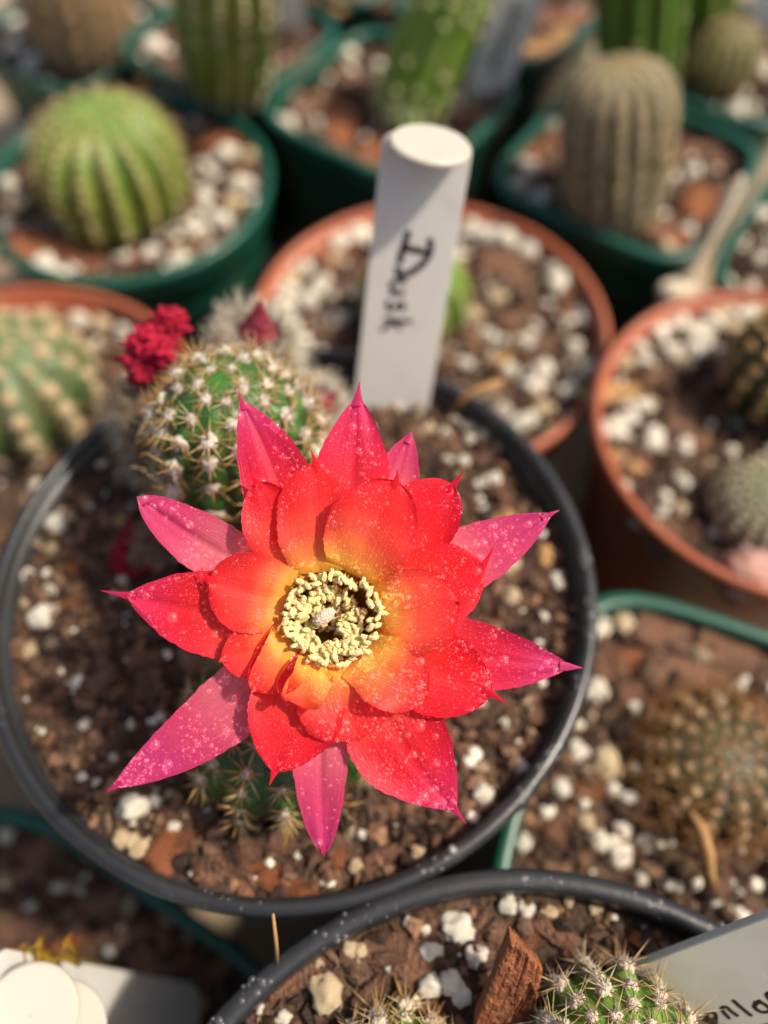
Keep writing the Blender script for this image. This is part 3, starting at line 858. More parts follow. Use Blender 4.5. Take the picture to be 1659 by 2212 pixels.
# ---- green cactus with tan areoles, left terracotta pot
b = at(35, 840, 4.6)
cactus('dotted_cactus', (b.x, b.y, 3.3), 2.05, 3.0, 11, .16, 'large green cactus dotted with tan areoles', grad((.035, .085, .012), (.16, .22, .09), .6), areole=dict(a=.19, nrad=8, L=.5, rad=.018, cols=TANS, wool=(.62, .44, .24), central=1, lift=.35), rows=6, seed=13, patch=(.20, .17, .06), pa=.5)

# ---- cactus behind the Dusk tag
b = at(895, 655, 4.6)
cactus('ribbed_cactus', (b.x, b.y, 3.6), 1.55, 2.6, 12, .2, 'yellow green ribbed cactus half hidden by the Dusk tag', grad((.16, .22, .03), (.15, .30, .035), .55), areole=dict(a=.08, nrad=6, L=.2, rad=.01, cols=GOLD, wool=(.5, .38, .18), central=0), rows=7, seed=14)

# ---- barrel cactus
b = at(250, 400, 5.0)
cactus('barrel_cactus', (b.x, b.y, 3.9), 2.15, 3.5, 15, .17, 'plump yellow green barrel cactus with deep ribs', grad((.22, .27, .03), (.17, .30, .05), .42), patch=(.36, .30, .07), pa=.35, areole=dict(a=.085, nrad=8, L=.30, rad=.014, cols=GOLD, wool=(.62, .52, .30), central=1, lift=.6), rows=11, smin=.25, smax=.97, seed=15, cut=.2, power=2.6)

# ---- yellowed column, finger, brown fuzzy, tan cylinder, ribbed columns
a, q, l = lean_to(490, 190, 4.0, 485, 20, 8.0)
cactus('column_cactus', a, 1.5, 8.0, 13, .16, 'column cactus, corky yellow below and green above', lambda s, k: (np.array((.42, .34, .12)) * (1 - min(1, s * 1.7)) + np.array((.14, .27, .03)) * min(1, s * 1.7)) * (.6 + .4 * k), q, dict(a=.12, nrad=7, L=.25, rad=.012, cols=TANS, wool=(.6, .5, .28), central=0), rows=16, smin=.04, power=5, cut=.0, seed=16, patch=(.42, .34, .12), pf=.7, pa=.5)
a, q, l = lean_to(870, 265, 3.9, 960, 30, 7.2)
cactus('finger_cactus', a, 1.25, l * 1.5, 12, .10, 'bright green finger cactus leaning beside the grey tag', grad((.16, .27, .03), (.17, .31, .03), .7), q, dict(a=.12, nrad=7, L=.2, rad=.011, cols=TANS, wool=(.62, .6, .32), central=0), rows=17, smin=.05, power=5, cut=.0, seed=17, patch=(.34, .34, .10), pf=1.5, pa=.5)
b = at(880, 235, 4.4)
cactus('pup_cactus', (b.x, b.y - .5, 3.8), .72, 1.5, 11, .1, 'small round pale tipped offset at the foot of the finger cactus', grad((.14, .28, .02), (.42, .50, .20), .7), None, dict(a=.06, nrad=6, L=.14, rad=.008, cols=TANS, wool=(.7, .68, .45), central=0), rows=6, seed=18)
b = at(185, 165, 2.6)
cactus('fuzzy_cactus', (b.x, b.y + 1.3, 2.3), 2.0, 5.2, 18, .06, 'brown fuzzy cactus with a bare tan skin', grad((.24, .17, .09), (.33, .17, .08), .8), None, dict(a=.10, nrad=10, L=.35, rad=.014, cols=[(.42, .30, .18), (.50, .36, .22)], wool=(.5, .36, .22), central=0, lift=.4), rows=13, smin=.1, seed=19, power=2.6)
a, q, l = lean_to(1325, 470, 3.9, 1338, 160, 8.0)
cactus('cylinder_cactus', a, 1.62, 4.5, 17, .14, 'tan cylinder cactus wrapped in combed pale spines', grad((.20, .17, .10), (.34, .26, .12), .35), q, dict(a=.075, nrad=14, L=.26, rad=.017, cols=[(.66, .55, .38), (.70, .56, .34), (.58, .46, .30)], wool=(.6, .48, .28), central=0, lift=.25), rows=22, smin=.06, power=3.2, cut=.05, seed=20, cap=374)
b = at(1350, 455, 4.3)
cactus('pup_cactus', (b.x, b.y - .2, 3.8), .85, 1.6, 14, .1, 'small tan offset at the foot of the tan cylinder cactus', grad((.20, .20, .07), (.26, .24, .09), .6), None, dict(a=.05, nrad=10, L=.16, rad=.01, cols=TANS, wool=(.55, .45, .25), central=0), rows=7, seed=21)
a, q, l = lean_to(1375, 215, 3.9, 1385, -40, 8.0)
cactus('ribbed_column', a, 1.4, 8.0, 10, .22, 'ribbed green column behind the tan cylinder cactus', grad((.14, .24, .03), (.12, .27, .03), .38), q, dict(a=.08, nrad=6, L=.22, rad=.012, cols=TANS, wool=(.55, .48, .25), central=0), rows=16, smin=.05, power=5, cut=.0, seed=22)
a, q, l = lean_to(1500, 130, 3.9, 1500, -60, 8.0)
cactus('ribbed_column', a + Vector((.3, 1.2, 0)), 1.35, 8.0, 10, .22, 'ribbed green column behind the round tan spined cactus', grad((.15, .22, .03), (.13, .26, .03), .38), q, dict(a=.08, nrad=6, L=.22, rad=.012, cols=TANS, wool=(.55, .48, .25), central=0), rows=16, smin=.05, power=5, cut=.0, seed=23)
b = at(1552, 150, 4.6)
cactus('round_cactus', (b.x, b.y, 3.9), 1.25, 2.3, 15, .12, 'round tan spined cactus at the foot of the ribbed columns', grad((.20, .21, .06), (.22, .22, .07), .5), None, dict(a=.08, nrad=9, L=.3, rad=.013, cols=TANS + BRN, wool=(.55, .42, .22), central=1), rows=8, seed=24)

# ------------------------------------------------------------------ plant tags
def strip_mesh(w, L, th, n=24, r=.25):
    """strip along local +y from 0 to L, faces +z, centred on x"""
    out = []
    for cx, cy, a0 in ((w / 2 - r, L - r, 0), (-w / 2 + r, L - r, 90), (-w / 2 + .0, 0, None), (w / 2, 0, None)):
        if a0 is None: out.append((cx, cy)); continue
        for k in range(7):
            t = R_(a0 + 15 * k); out.append((cx + r * math.cos(t), cy + r * math.sin(t)))
    m = len(out); e = .02
    rings = [(1 - .02, -th / 2), (1, -th / 2 + e), (1, th / 2 - e), (1 - .02, th / 2)]
    V = []; F = []
    for s, z in rings:
        for x, y in out: V.append((x * s, (y - L / 2) * (1 - (1 - s) * w / L) + L / 2, z))
    for i in range(3):
        for k in range(m):
            k2 = (k + 1) % m; F.append((i * m + k, i * m + k2, (i + 1) * m + k2, (i + 1) * m + k))
    F.append(tuple(range(m))[::-1]); F.append(tuple(3 * m + k for k in range(m)))
    return V, F

def frame(a, b, face):
    """rotation with local y along a->b and local z as close to 'face' as it can be"""
    y = (b - a).normalized(); x = y.cross(face).normalized(); z = x.cross(y)
    return Matrix((x, y, z)).transposed().to_quaternion()

def strokes(lines, z, r, mt):
    mb = MB()
    for ln in lines:
        mb.tube([(x, y, z) for x, y in ln], [r * (.8 if i in (0, len(ln) - 1) else 1) for i in range(len(ln))], 6)
    v = np.vstack(mb.v); v[:, 2] = z + (v[:, 2] - z) * .12
    mb.v = [v]; mb.c = [np.ones((len(v), 3))]
    return mb.mesh('handwriting', M[mt])

def smooth_line(pts, n=6):
    P_ = [Vector((*p, 0)) for p in pts]; P_ = [P_[0]] + P_ + [P_[-1]]; out = []
    for i in range(1, len(P_) - 2):
        for k in range(n):
            t = k / n; a, b, c, d = P_[i - 1:i + 3]
            q = .5 * ((2 * b) + (c - a) * t + (2 * a - 5 * b + 4 * c - d) * t * t + (3 * b - a - 3 * c + d) * t ** 3)
            out.append((q.x, q.y))
    out.append((P_[-1].x, P_[-1].y)); return out

def disc_mesh(r, th, n=40):
    prof = [(.01, -th / 2), (r - .05, -th / 2), (r, -th / 2 + .04), (r, th / 2 - .04), (r - .04, th / 2), (.01, th / 2)]
    return lathe(prof, lambda t: 1.0, n)

# the Dusk tag
A = at(838, 925, 7.0); B = at_depth(926, 292, 13.7)
rq = frame(A, B, CAM - (A + B) / 2) @ Quaternion((0, 1, 0), R_(6))
Lg = (B - A).length
tg = thing('plant_tag', A, 'white plastic plant tag with a round disc top, handwritten Dusk', 'plant tag', rq)
v, f = strip_mesh(1.57, Lg, .07); put('strip', mesh('strip', v, f, M['labelw'], False), tg)
v, f = disc_mesh(.70, .13)
put('disc', mesh('disc', v, f, M['disc'], False), tg, (.02, Lg - .10, .30), Quaternion((1, 0, 0), R_(-78)))
# letters run down the strip: tag y decreases with reading order, tag -x is the foot of the letters
def dn(u, w): return (.08 + w, Lg * 1.0 - u)       # u distance below the top end, w letter height to the right
D_ = [smooth_line([dn(1.62, -.20), dn(1.95, -.26), dn(2.25, -.30)]), smooth_line([dn(1.95, -.24), dn(1.98, .16)]),
      smooth_line([dn(1.72, .20), dn(1.95, .24), dn(2.2, .14), dn(2.42, -.10), dn(2.45, -.28), dn(2.30, -.32)])]
U_ = [smooth_line([dn(2.60, -.12), dn(2.58, -.32), dn(2.70, -.40), dn(2.80, -.30), dn(2.80, -.12)]), smooth_line([dn(2.80, -.12), dn(2.84, -.40)])]
S_ = [smooth_line([dn(3.18, -.14), dn(3.06, -.11), dn(3.02, -.20), dn(3.12, -.27), dn(3.17, -.36), dn(3.08, -.43), dn(2.98, -.39)])]
K_ = [smooth_line([dn(3.36, .10), dn(3.38, -.15), dn(3.36, -.46)]), smooth_line([dn(3.56, -.10), dn(3.39, -.25)]), smooth_line([dn(3.39, -.25), dn(3.50, -.36), dn(3.62, -.50)])]
put('handwriting', strokes(D_, .04, .066, 'ink'), tg)
put('handwriting', strokes(U_ + S_ + K_, .04, .046, 'ink'), tg)

# grey tag of the finger cactus pot
A = at(1035, 235, 3.6); B = at(1190, -180, 9.0)
tg2 = thing('plant_tag', A, 'grey plastic plant tag with faded handwriting beside the finger cactus', 'plant tag', frame(A, B, CAM - A))
v, f = strip_mesh(1.45, (B - A).length, .07); put('strip', mesh('strip', v, f, M['labelb'], False), tg2)
ln = []
def w2_(u, w): return (w, 1.0 + u)
for i in range(6):
    u0 = .35 + i * .36
    ln.append(smooth_line([w2_(u0, -.22), w2_(u0 + .08, .14), w2_(u0 + .2, -.2), w2_(u0 + .26, .05), w2_(u0 + .34, -.18)]))
ln.append(smooth_line([w2_(.45, -.20), w2_(.42, .36)])); ln.append(smooth_line([w2_(2.1, -.2), w2_(2.2, .34)]))
put('handwriting', strokes(ln, .04, .035, 'inkg'), tg2)

# two more pale tags standing far behind
A = at(628, 85, 3.8); B = at(575, -160, 8)
t3 = thing('plant_tag', A, 'blank bluish white plant tag behind the yellowed column cactus', 'plant tag', frame(A, B, CAM - A))
v, f = strip_mesh(1.3, (B - A).length, .07); put('strip', mesh('strip', v, f, M['labelw'], False), t3)
A = at(1640, 75, 3.8); B = at(1720, -160, 7)
t4 = thing('plant_tag', A, 'blank pale plant tag beside the round tan spined cactus', 'plant tag', frame(A, B, CAM - A))
v, f = strip_mesh(1.3, (B - A).length, .07); put('strip', mesh('strip', v, f, M['labelw'], False), t4)

# tag with white discs in the shaded pot: leans over towards the viewer's side
A = at(430, 2232, 1.0); B = at(-30, 2195, 7.6)
q5 = frame(A, B, Vector((.7, .15, .6)))
t5 = thing('plant_tag', A, 'white plant tag bearing two white discs in the shaded green pot', 'plant tag', q5)
Lg5 = (B - A).length
v, f = strip_mesh(1.75, Lg5, .07); put('strip', mesh('strip', v, f, M['labelw'], False), t5)
v, f = disc_mesh(.68, .14)
for px, py, dp in ((66, 2192, 11.6), (128, 2228, 11.9)):
    put('disc', mesh('disc', v, f, M['disc'], False), t5, q5.inverted() @ (at_depth(px, py, dp) - A), q5.inverted() @ Vector((.12, -.15, 1)).to_track_quat('Z', 'Y'))

# olive tag at the edge of the front pot
A = at(1405, 2175, 7.2); B = at(1800, 2040, 9.4)
t6 = thing('plant_tag', A, 'scratched olive white plant tag with dark handwriting in the wet black pot', 'plant tag', frame(A, B, Vector((-.05, -.55, .8))))
Lg6 = (B - A).length
v, f = strip_mesh(1.5, Lg6, .16); put('strip', mesh('strip', v, f, M['labelg'], False), t6)
ln = []
rl = random.Random(4)
for i, u0 in enumerate(np.arange(.75, 2.5, .24)):
    k1, k2 = rl.uniform(.7, 1.2), rl.uniform(-.05, .05)
    o_ = [(.0, 0), (.05 * k1, .10), (.17 * k1, .08 + k2), (.18, -.02), (.06, -.04), (.0, .08 + k2)]
    if i % 3 == 1: o_ = [(.20, -.02), (.02, .0), (.0, .08), (.10 * k1, .13 + k2), (.2, .12)]
    if i % 3 == 2: o_ = [(-.10, .02 + k2), (.10, .03), (.32 * k1, .05)]
    ln.append(smooth_line([(.34 + a_ + k2, u0 + b_) for a_, b_ in o_]))
put('handwriting', strokes(ln, .085, .030, 'inkb'), t6)

# beige stake
A = at(1468, 632, 4.5); B = at(1605, 378, 7.6)
mb = MB(); d = B - A
mb.tube([(0, 0, 0), d * .08, d * .16, d * .5, d * .93, d], [.34, .27, .19, .18, .17, .06], 9)
stk = thing('plant_stake', A, 'beige wooden stake leaning at the rim of a terracotta pot', 'stake')
put('shaft', mb.mesh('shaft', M['stake']), stk)
v, f = lump(2, 5, .4, 2, (.55, .35, .25))
put('fibre_collar', mesh('collar', v, f, M['stake']), stk, (-.15, -.1, .2))

# ------------------------------------------------------------------ loose pieces lying on the soil
PV = []
for i in range(12):
    if i < 8: v, f = lump(2, 200 + i, .42, 1.3, (1, random.uniform(.75, 1), random.uniform(.7, .95)), 4)
    else:
        a_, f1 = lump(2, 220 + i, .3, 1.5, (.72, .7, .7), 4); b_, _ = lump(2, 240 + i, .3, 1.5, (.62, .62, .6), 4)
        v = np.vstack([a_ + np.array((-.38, .05, 0)), b_ + np.array((.45, -.1, .02))]); f = f1 + [tuple(k + len(a_) for k in q) for q in f1]
    PV.append([mesh('perlite', v, f, M['perlite']), mesh('perlite_tan', v, f, M['perlite_tan'])])

def spot_on(key, px, py):
    P = POT[key]; p = at(px, py, P['zs'] + .1)
    x, y = p.x - P['c'][0], p.y - P['c'][1]
    t = math.atan2(y, x); lim = (P['R'] - .02) * P['shp'](t)
    return P, x, y, math.hypot(x, y) < lim, p

NPER = [0]
def perlite(key, x, y, r, tan=False, emb=.35):
    P = POT[key]
    o = put('perlite_granule', random.choice(PV)[1 if tan else 0], None, (P['c'][0] + x, P['c'][1] + y, soil_z(P, x, y) + r * emb),
            Quaternion((random.gauss(0, .2), random.gauss(0, .2), 1), random.random() * 6.28), (r * S / S))
    size = 'big' if r > .30 else 'small' if r < .17 else 'medium'
    rad_ = math.hypot(x, y) / (P['R'] * P['shp'](math.atan2(y, x)))
    where = 'by the rim of' if rad_ > .8 else 'midway in' if rad_ > .45 else 'near the middle of'
    ds = size + (' tan' if tan else ' white') + ' perlite granule ' + where + ' the ' + P['phrase']
    tag(o, ds, 'perlite', ds.replace('granule', 'granules'))
    NPER[0] += 1

EXPL = {
 'main': [(60, 1115, 30), (105, 1092, 14), (185, 1090, 15), (150, 1115, 14), (55, 1240, 24), (50, 1300, 15), (85, 1330, 32), (60, 1400, 26), (105, 1385, 22), (105, 1270, 18),
          (928, 925, 22), (962, 935, 20), (985, 905, 18), (1012, 918, 20), (1045, 935, 20), (1075, 962, 18), (1015, 950, 18), (1000, 995, 18), (968, 990, 14), (1060, 1035, 27), (1045, 1100, 18),
          (1105, 1285, 28), (1100, 1225, 28), (1205, 1255, 26), (1125, 1650, 24), (1042, 1715, 28), (290, 1745, 44), (335, 1728, 20), (280, 1560, 18), (180, 1562, 17), (372, 1785, 24),
          (250, 1842, 36, 1), (302, 1828, 30, 1), (340, 1912, 22), (285, 1765, 22), (240, 1632, 14), (205, 1690, 13), (860, 880, 18), (905, 895, 14), (1175, 1330, 18), (1140, 1510, 18), (1090, 1560, 14),
          (780, 1800, 16), (860, 1790, 18), (640, 1840, 15), (700, 1905, 15), (560, 1790, 14), (900, 1840, 20, 1), (770, 1870, 22, 1), (455, 1900, 14), (400, 1940, 20), (165, 965, 14), (110, 1180, 15), (230, 1060, 14)],
 'spiny': [(1290, 1490, 34), (1370, 1535, 17), (1250, 1625, 32), (1312, 1652, 44), (1210, 1702, 30), (1430, 1572, 22), (1440, 1622, 28), (1545, 1520, 30), (1265, 1772, 24), (1295, 1815, 32), (1335, 1845, 36),
           (1392, 1818, 26), (1345, 1790, 30), (1105, 1822, 24), (1330, 1315, 36), (1355, 1290, 26), (1312, 1238, 32), (1385, 1262, 20), (1460, 1912, 24), (1600, 1930, 24), (1578, 1985, 22), (1285, 1372, 22), (1390, 1895, 20),
           (1300, 1345, 22), (1275, 1540, 18), (1500, 1960, 18), (1640, 2010, 18), (1230, 1560, 16), (1385, 1700, 14), (1600, 1480, 16)],
 'front': [(990, 2002, 46), (935, 2052, 32), (1035, 2068, 36), (930, 2130, 42), (985, 2135, 46), (1098, 1955, 30), (1140, 1965, 26), (1188, 1975, 30), (1290, 1962, 20), (765, 2052, 32), (705, 2142, 50, 1), (610, 2198, 22),
           (1160, 2000, 14), (880, 1990, 14), (1330, 1990, 18), (690, 2080, 14), (1230, 1950, 14), (1400, 2010, 14), (840, 2090, 12), (560, 2180, 14)],
 'right': [(1410, 950, 42), (1330, 925, 36), (1362, 900, 34), (1385, 875, 30), (1292, 930, 34), (1405, 868, 24), (1345, 1050, 24), (1475, 1038, 34), (1470, 1100, 24), (1393, 1132, 34), (1598, 1158, 26), (1600, 1125, 22),
           (1330, 770, 30), (1392, 785, 30), (1450, 762, 30), (1365, 740, 26), (1410, 715, 32), (1465, 690, 34), (1500, 715, 34), (1540, 700, 34), (1580, 720, 32), (1610, 690, 34), (1640, 675, 34), (1510, 760, 32), (1560, 770, 30),
           (1530, 640, 26), (1570, 660, 24), (1440, 690, 28), (1620, 740, 26), (1480, 780, 28), (1520, 730, 28), (1430, 1110, 20), (1580, 1190, 22), (1540, 1000, 20), (1380, 690, 24)],
 'mid': [(650, 585, 32), (600, 590, 30), (622, 622, 32), (690, 622, 34), (660, 652, 34), (702, 492, 32), (745, 468, 36), (642, 700, 28), (730, 692, 26), (580, 640, 30), (570, 690, 24), (620, 660, 28), (720, 560, 26), (760, 520, 24), (555, 740, 24),
         (1040, 445, 34), (1080, 470, 34), (1115, 492, 34), (1060, 430, 30), (1192, 507, 36), (1205, 615, 42), (1250, 562, 26), (1240, 750, 26), (1172, 802, 34), (1152, 835, 30), (1075, 645, 26), (1060, 722, 24), (1025, 682, 26),
         (1100, 800, 24), (1005, 782, 24), (1130, 912, 34), (1172, 888, 34), (1090, 890, 28), (1045, 905, 26), (1262, 690, 22), (1210, 700, 20), (1270, 800, 26), (1225, 850, 28), (1140, 740, 22), (690, 760, 22), (640, 770, 22), (760, 770, 18), (1190, 930, 22)],
 'left': [(100, 662, 28), (235, 685, 32), (185, 668, 28), (285, 703, 32), (50, 640, 24), (330, 725, 22), (355, 790, 22), (300, 870, 26), (330, 840, 20), (210, 740, 18)],
 'barrel': [(100, 572, 36), (30, 582, 24), (330, 545, 28), (385, 565, 32), (430, 500, 30), (475, 480, 34), (525, 400, 32), (492, 330, 30), (440, 360, 24), (500, 440, 30), (545, 440, 26), (25, 500, 28), (40, 440, 30), (20, 400, 24), (75, 315, 28), (440, 420, 26), (540, 340, 26), (470, 550, 22), (270, 560, 22)],
 'finger': [(562, 275, 32), (740, 110, 26), (600, 300, 22), (690, 330, 22), (980, 220, 26), (1085, 195, 24), (820, 150, 22), (660, 250, 20), (960, 290, 20)],
 'column': [(480, 250, 28), (415, 235, 32), (520, 220, 26), (330, 100, 30), (560, 180, 20)],
 'brown': [(70, 140, 34), (40, 60, 32), (80, 40, 30), (110, 35, 26), (280, 10, 26), (60, 165, 26), (110, 120, 22), (30, 110, 28), (95, 200, 24), (40, 210, 26)],
 'tan': [(1165, 230, 32), (1200, 215, 28), (1140, 360, 28), (1170, 430, 30), (1120, 400, 26), (1240, 330, 22), (1500, 370, 24), (1490, 500, 24), (1440, 540, 28), (1535, 260, 30), (1520, 240, 24), (1590, 290, 26), (1180, 260, 26), (1460, 600, 20), (1100, 420, 24)],
 'edge': [(1600, 440, 28), (1560, 610, 28), (1640, 560, 24), (1620, 620, 22)],
 'ribbed': [(1590, 240, 24), (1640, 150, 28), (1610, 200, 22), (1460, 130, 18)],
 'shade': [(15, 1802, 22), (65, 1962, 18), (170, 1922, 16), (125, 1915, 20), (262, 2002, 16), (430, 2170, 20), (410, 2060, 12), (8, 1905, 26, 1), (95, 1860, 14), (330, 2030, 14), (480, 2130, 12), (300, 2020, 13)],
}
for key, lst in EXPL.items():
    for e in lst:
        P, x, y, ok, p = spot_on(key, e[0], e[1])
        if not ok: 
            t = math.atan2(y, x); lim = (P['R'] - .05) * P['shp'](t); k = lim / math.hypot(x, y)
            if k < .8: continue
            x *= k * .97; y *= k * .97
        r = e[2] * depth(p) / FPX * .80
        perlite(key, x, y, r, len(e) > 3 or (random.random() < .18))
# finer perlite, too many to count
for key, P in POT.items():
    n = {'main': 190, 'front': 90, 'spiny': 150, 'right': 150, 'mid': 190, 'left': 100, 'barrel': 130, 'shade': 60}.get(key, 90)
    mb = MB()
    for i in range(n):
        t = random.random() * 6.283; r = math.sqrt(random.random()) * P['R'] * P['shp'](t) * .97
        x, y = r * math.cos(t), r * math.sin(t)
        s = random.uniform(.03, .13) if key in ('main', 'front') else random.uniform(.05, .19)
        v, f = lump(1, 300 + i, .4, 1.4, (s, s * random.uniform(.7, 1), s * .8))
        mb.add(v + np.array((x, y, soil_z(P, x, y) - P['zs'] + s * .4)), f)
    tag(put('perlite_grit', mb.mesh('perlite_grit', M['perlite']), None, (P['c'][0], P['c'][1], P['zs'])), 'fine white perlite grit scattered over the ' + P['phrase'], 'perlite grit', None, 'stuff')

# bark chips
def chip_mesh(seed, lx, ly, lz):
    v, f = ICO[2]; out = []
    for p in v:
        q = Vector(p); m = max(abs(q.x), abs(q.y), abs(q.z)); q = q.lerp(q / m, .75)
        n = mnoise.fractal(Vector((q.x * .8, q.y * 2.5, q.z * 2.5)) + Vector((seed * 3.3, 0, seed)), .8, 2, 4)
        q = Vector((q.x * (1 + .25 * n), q.y * (1 + .35 * n), q.z * (1 + .4 * n)))
        out.append((q.x * lx, q.y * ly, q.z * lz))
    return np.array(out), f
CH = []
for i in range(8):
    v, f = chip_mesh(i, 1, random.uniform(.35, .7), random.uniform(.12, .25)); CH.append([mesh('bark_chip', v, f, M['bark']), mesh('bark_chip', v, f, M['barkred']), mesh('bark_chip', v, f, M['straw'])])
def chip(key, px, py, lpx, ang, mt=0, tilt=.2, raise_=.05):
    P, x, y, ok, p = spot_on(key, px, py)
    if not ok:
        k = (P['R'] - .1) * P['shp'](math.atan2(y, x)) / math.hypot(x, y) * .93
        x *= k; y *= k
    r = lpx * depth(p) / FPX
    o = put('bark_chip', random.choice(CH)[mt], None, (P['c'][0] + x, P['c'][1] + y, soil_z(P, x, y) + raise_),
            Quaternion((0, 0, 1), R_(ang)) @ Quaternion((random.uniform(-1, 1), 1, 0), random.uniform(-tilt, tilt)), r)
    kind = ('brown bark chip', 'reddish bark chip', 'straw coloured wood chip')[mt]
    rad_ = math.hypot(x, y) / (P['R'] * P['shp'](math.atan2(y, x)))
    ds = ('large ' if lpx >= 60 else 'small ' if lpx < 45 else 'medium ') + kind + (' by the rim of' if rad_ > .8 else ' midway in' if rad_ > .45 else ' near the middle of') + ' the ' + P['phrase']
    tag(o, ds, 'bark chip', ds.replace('chip', 'chips'))
for a in [('main', 490, 1860, 75, 25, 0), ('main', 320, 1905, 60, 60, 1), ('main', 620, 1815, 45, 0, 0), ('main', 830, 1850, 50, 20, 0), ('main', 1000, 1780, 40, 60, 0), ('main', 160, 1210, 35, 80, 1), ('main', 600, 1900, 50, -20, 1), ('main', 1130, 1420, 34, 70, 0),
          ('main', 1180, 1200, 25, 80, 2), ('main', 1085, 1120, 30, 45, 2), ('main', 210, 1480, 55, 40, 0), ('main', 310, 1420, 50, 0, 0), ('main', 700, 1760, 36, 45, 1), ('main', 950, 1690, 34, 10, 0), ('main', 410, 1740, 40, 40, 0), ('main', 150, 1300, 28, 20, 1),
          ('main', 270, 1120, 30, 50, 2), ('main', 545, 1945, 30, 0, 1), ('main', 660, 1930, 34, 10, 1), ('main', 730, 1830, 40, 80, 1),
          ('front', 880, 1960, 85, 55, 0), ('front', 640, 2110, 70, 20, 0), ('front', 830, 2050, 50, 10, 0), ('front', 1210, 2020, 60, -35, 0), ('front', 1400, 2040, 40, -30, 1), ('front', 1140, 2040, 30, 20, 1), ('front', 900, 2190, 50, 0, 0), ('front', 800, 2150, 44, 40, 0), ('front', 1500, 2080, 36, -20, 0),
          ('spiny', 1480, 1460, 90, -5, 0), ('spiny', 1600, 1420, 70, -10, 0), ('spiny', 1350, 1420, 60, 15, 1), ('spiny', 1430, 1370, 70, -12, 0), ('spiny', 1560, 1370, 70, -18, 0), ('spiny', 1380, 1500, 50, 10, 0), ('spiny', 1300, 1430, 40, 70, 0), ('spiny', 1280, 1700, 40, 30, 1), ('spiny', 1400, 1760, 40, 0, 0), ('spiny', 1560, 1900, 40, 50, 0), ('spiny', 1210, 1780, 40, 60, 0),
          ('right', 1470, 900, 85, 80, 0), ('right', 1350, 1000, 45, -30, 2), ('right', 1320, 850, 60, 10, 2), ('right', 1500, 1220, 50, -40, 2), ('right', 1440, 1160, 50, 60, 0), ('right', 1560, 880, 50, 80, 0), ('right', 1430, 820, 50, 0, 0), ('right', 1530, 830, 50, 40, 0), ('right', 1620, 1250, 70, 30, 1), ('right', 1390, 1200, 40, -50, 0),
          ('mid', 1150, 560, 60, 0, 0), ('mid', 1100, 590, 70, -70, 0), ('mid', 720, 540, 60, 45, 1), ('mid', 1230, 650, 40, 70, 1), ('mid', 1120, 690, 50, 30, 0), ('mid', 1180, 740, 40, 0, 0), ('mid', 1060, 580, 60, 80, 0), ('mid', 790, 500, 50, 10, 1), ('mid', 1080, 780, 40, 20, 2), ('mid', 650, 540, 40, 20, 1), ('mid', 700, 720, 40, 10, 0),
          ('left', 310, 760, 55, 10, 0), ('left', 260, 780, 50, 70, 0), ('left', 370, 740, 40, 0, 1), ('left', 330, 900, 40, 40, 0), ('left', 150, 700, 40, 0, 1),
          ('barrel', 130, 545, 110, -8, 1), ('barrel', 60, 520, 60, 0, 0), ('barrel', 480, 310, 60, 10, 1), ('barrel', 400, 530, 50, 30, 0), ('barrel', 520, 370, 50, 60, 0), ('barrel', 300, 555, 40, 0, 1),
          ('finger', 740, 270, 70, 80, 1), ('finger', 690, 220, 60, 40, 0), ('finger', 780, 190, 60, 10, 0), ('finger', 1010, 250, 60, 0, 0), ('finger', 800, 330, 60, 70, 1), ('finger', 760, 320, 40, 20, 0),
          ('tan', 1160, 320, 60, 40, 1), ('tan', 1190, 370, 50, 0, 0), ('tan', 1510, 440, 60, 60, 1), ('tan', 1500, 330, 50, 10, 0), ('tan', 1430, 500, 50, 40, 0), ('tan', 1110, 330, 60, 20, 0), ('tan', 1220, 450, 40, 40, 0), ('tan', 1490, 560, 50, 20, 1),
          ('bark', 1150, 110, 70, 30, 2), ('bark', 1190, 50, 70, 0, 0), ('bark', 1220, 120, 60, 60, 2), ('bark', 1160, 170, 50, 20, 0), ('bark', 1250, 40, 60, 10, 1), ('bark', 1130, 60, 50, 80, 0),
          ('column', 400, 190, 60, 20, 0), ('column', 580, 190, 60, 40, 1), ('column', 630, 150, 60, 40, 1), ('column', 450, 220, 50, 0, 0), ('column', 340, 150, 50, 30, 0),
          ('brown', 130, 110, 60, 30, 0), ('brown', 250, 130, 50, 30, 0), ('far', 700, 60, 70, 10, 1), ('far', 770, 30, 60, 30, 2), ('far', 830, 50, 60, 0, 0),
          ('shade', 80, 1850, 60, 40, 0), ('shade', 220, 1960, 60, 10, 0), ('shade', 330, 2060, 60, 40, 0), ('shade', 40, 2000, 60, 0, 0), ('shade', 150, 2040, 50, 30, 1), ('shade', 440, 2100, 50, 10, 0)]:
    chip(*a)

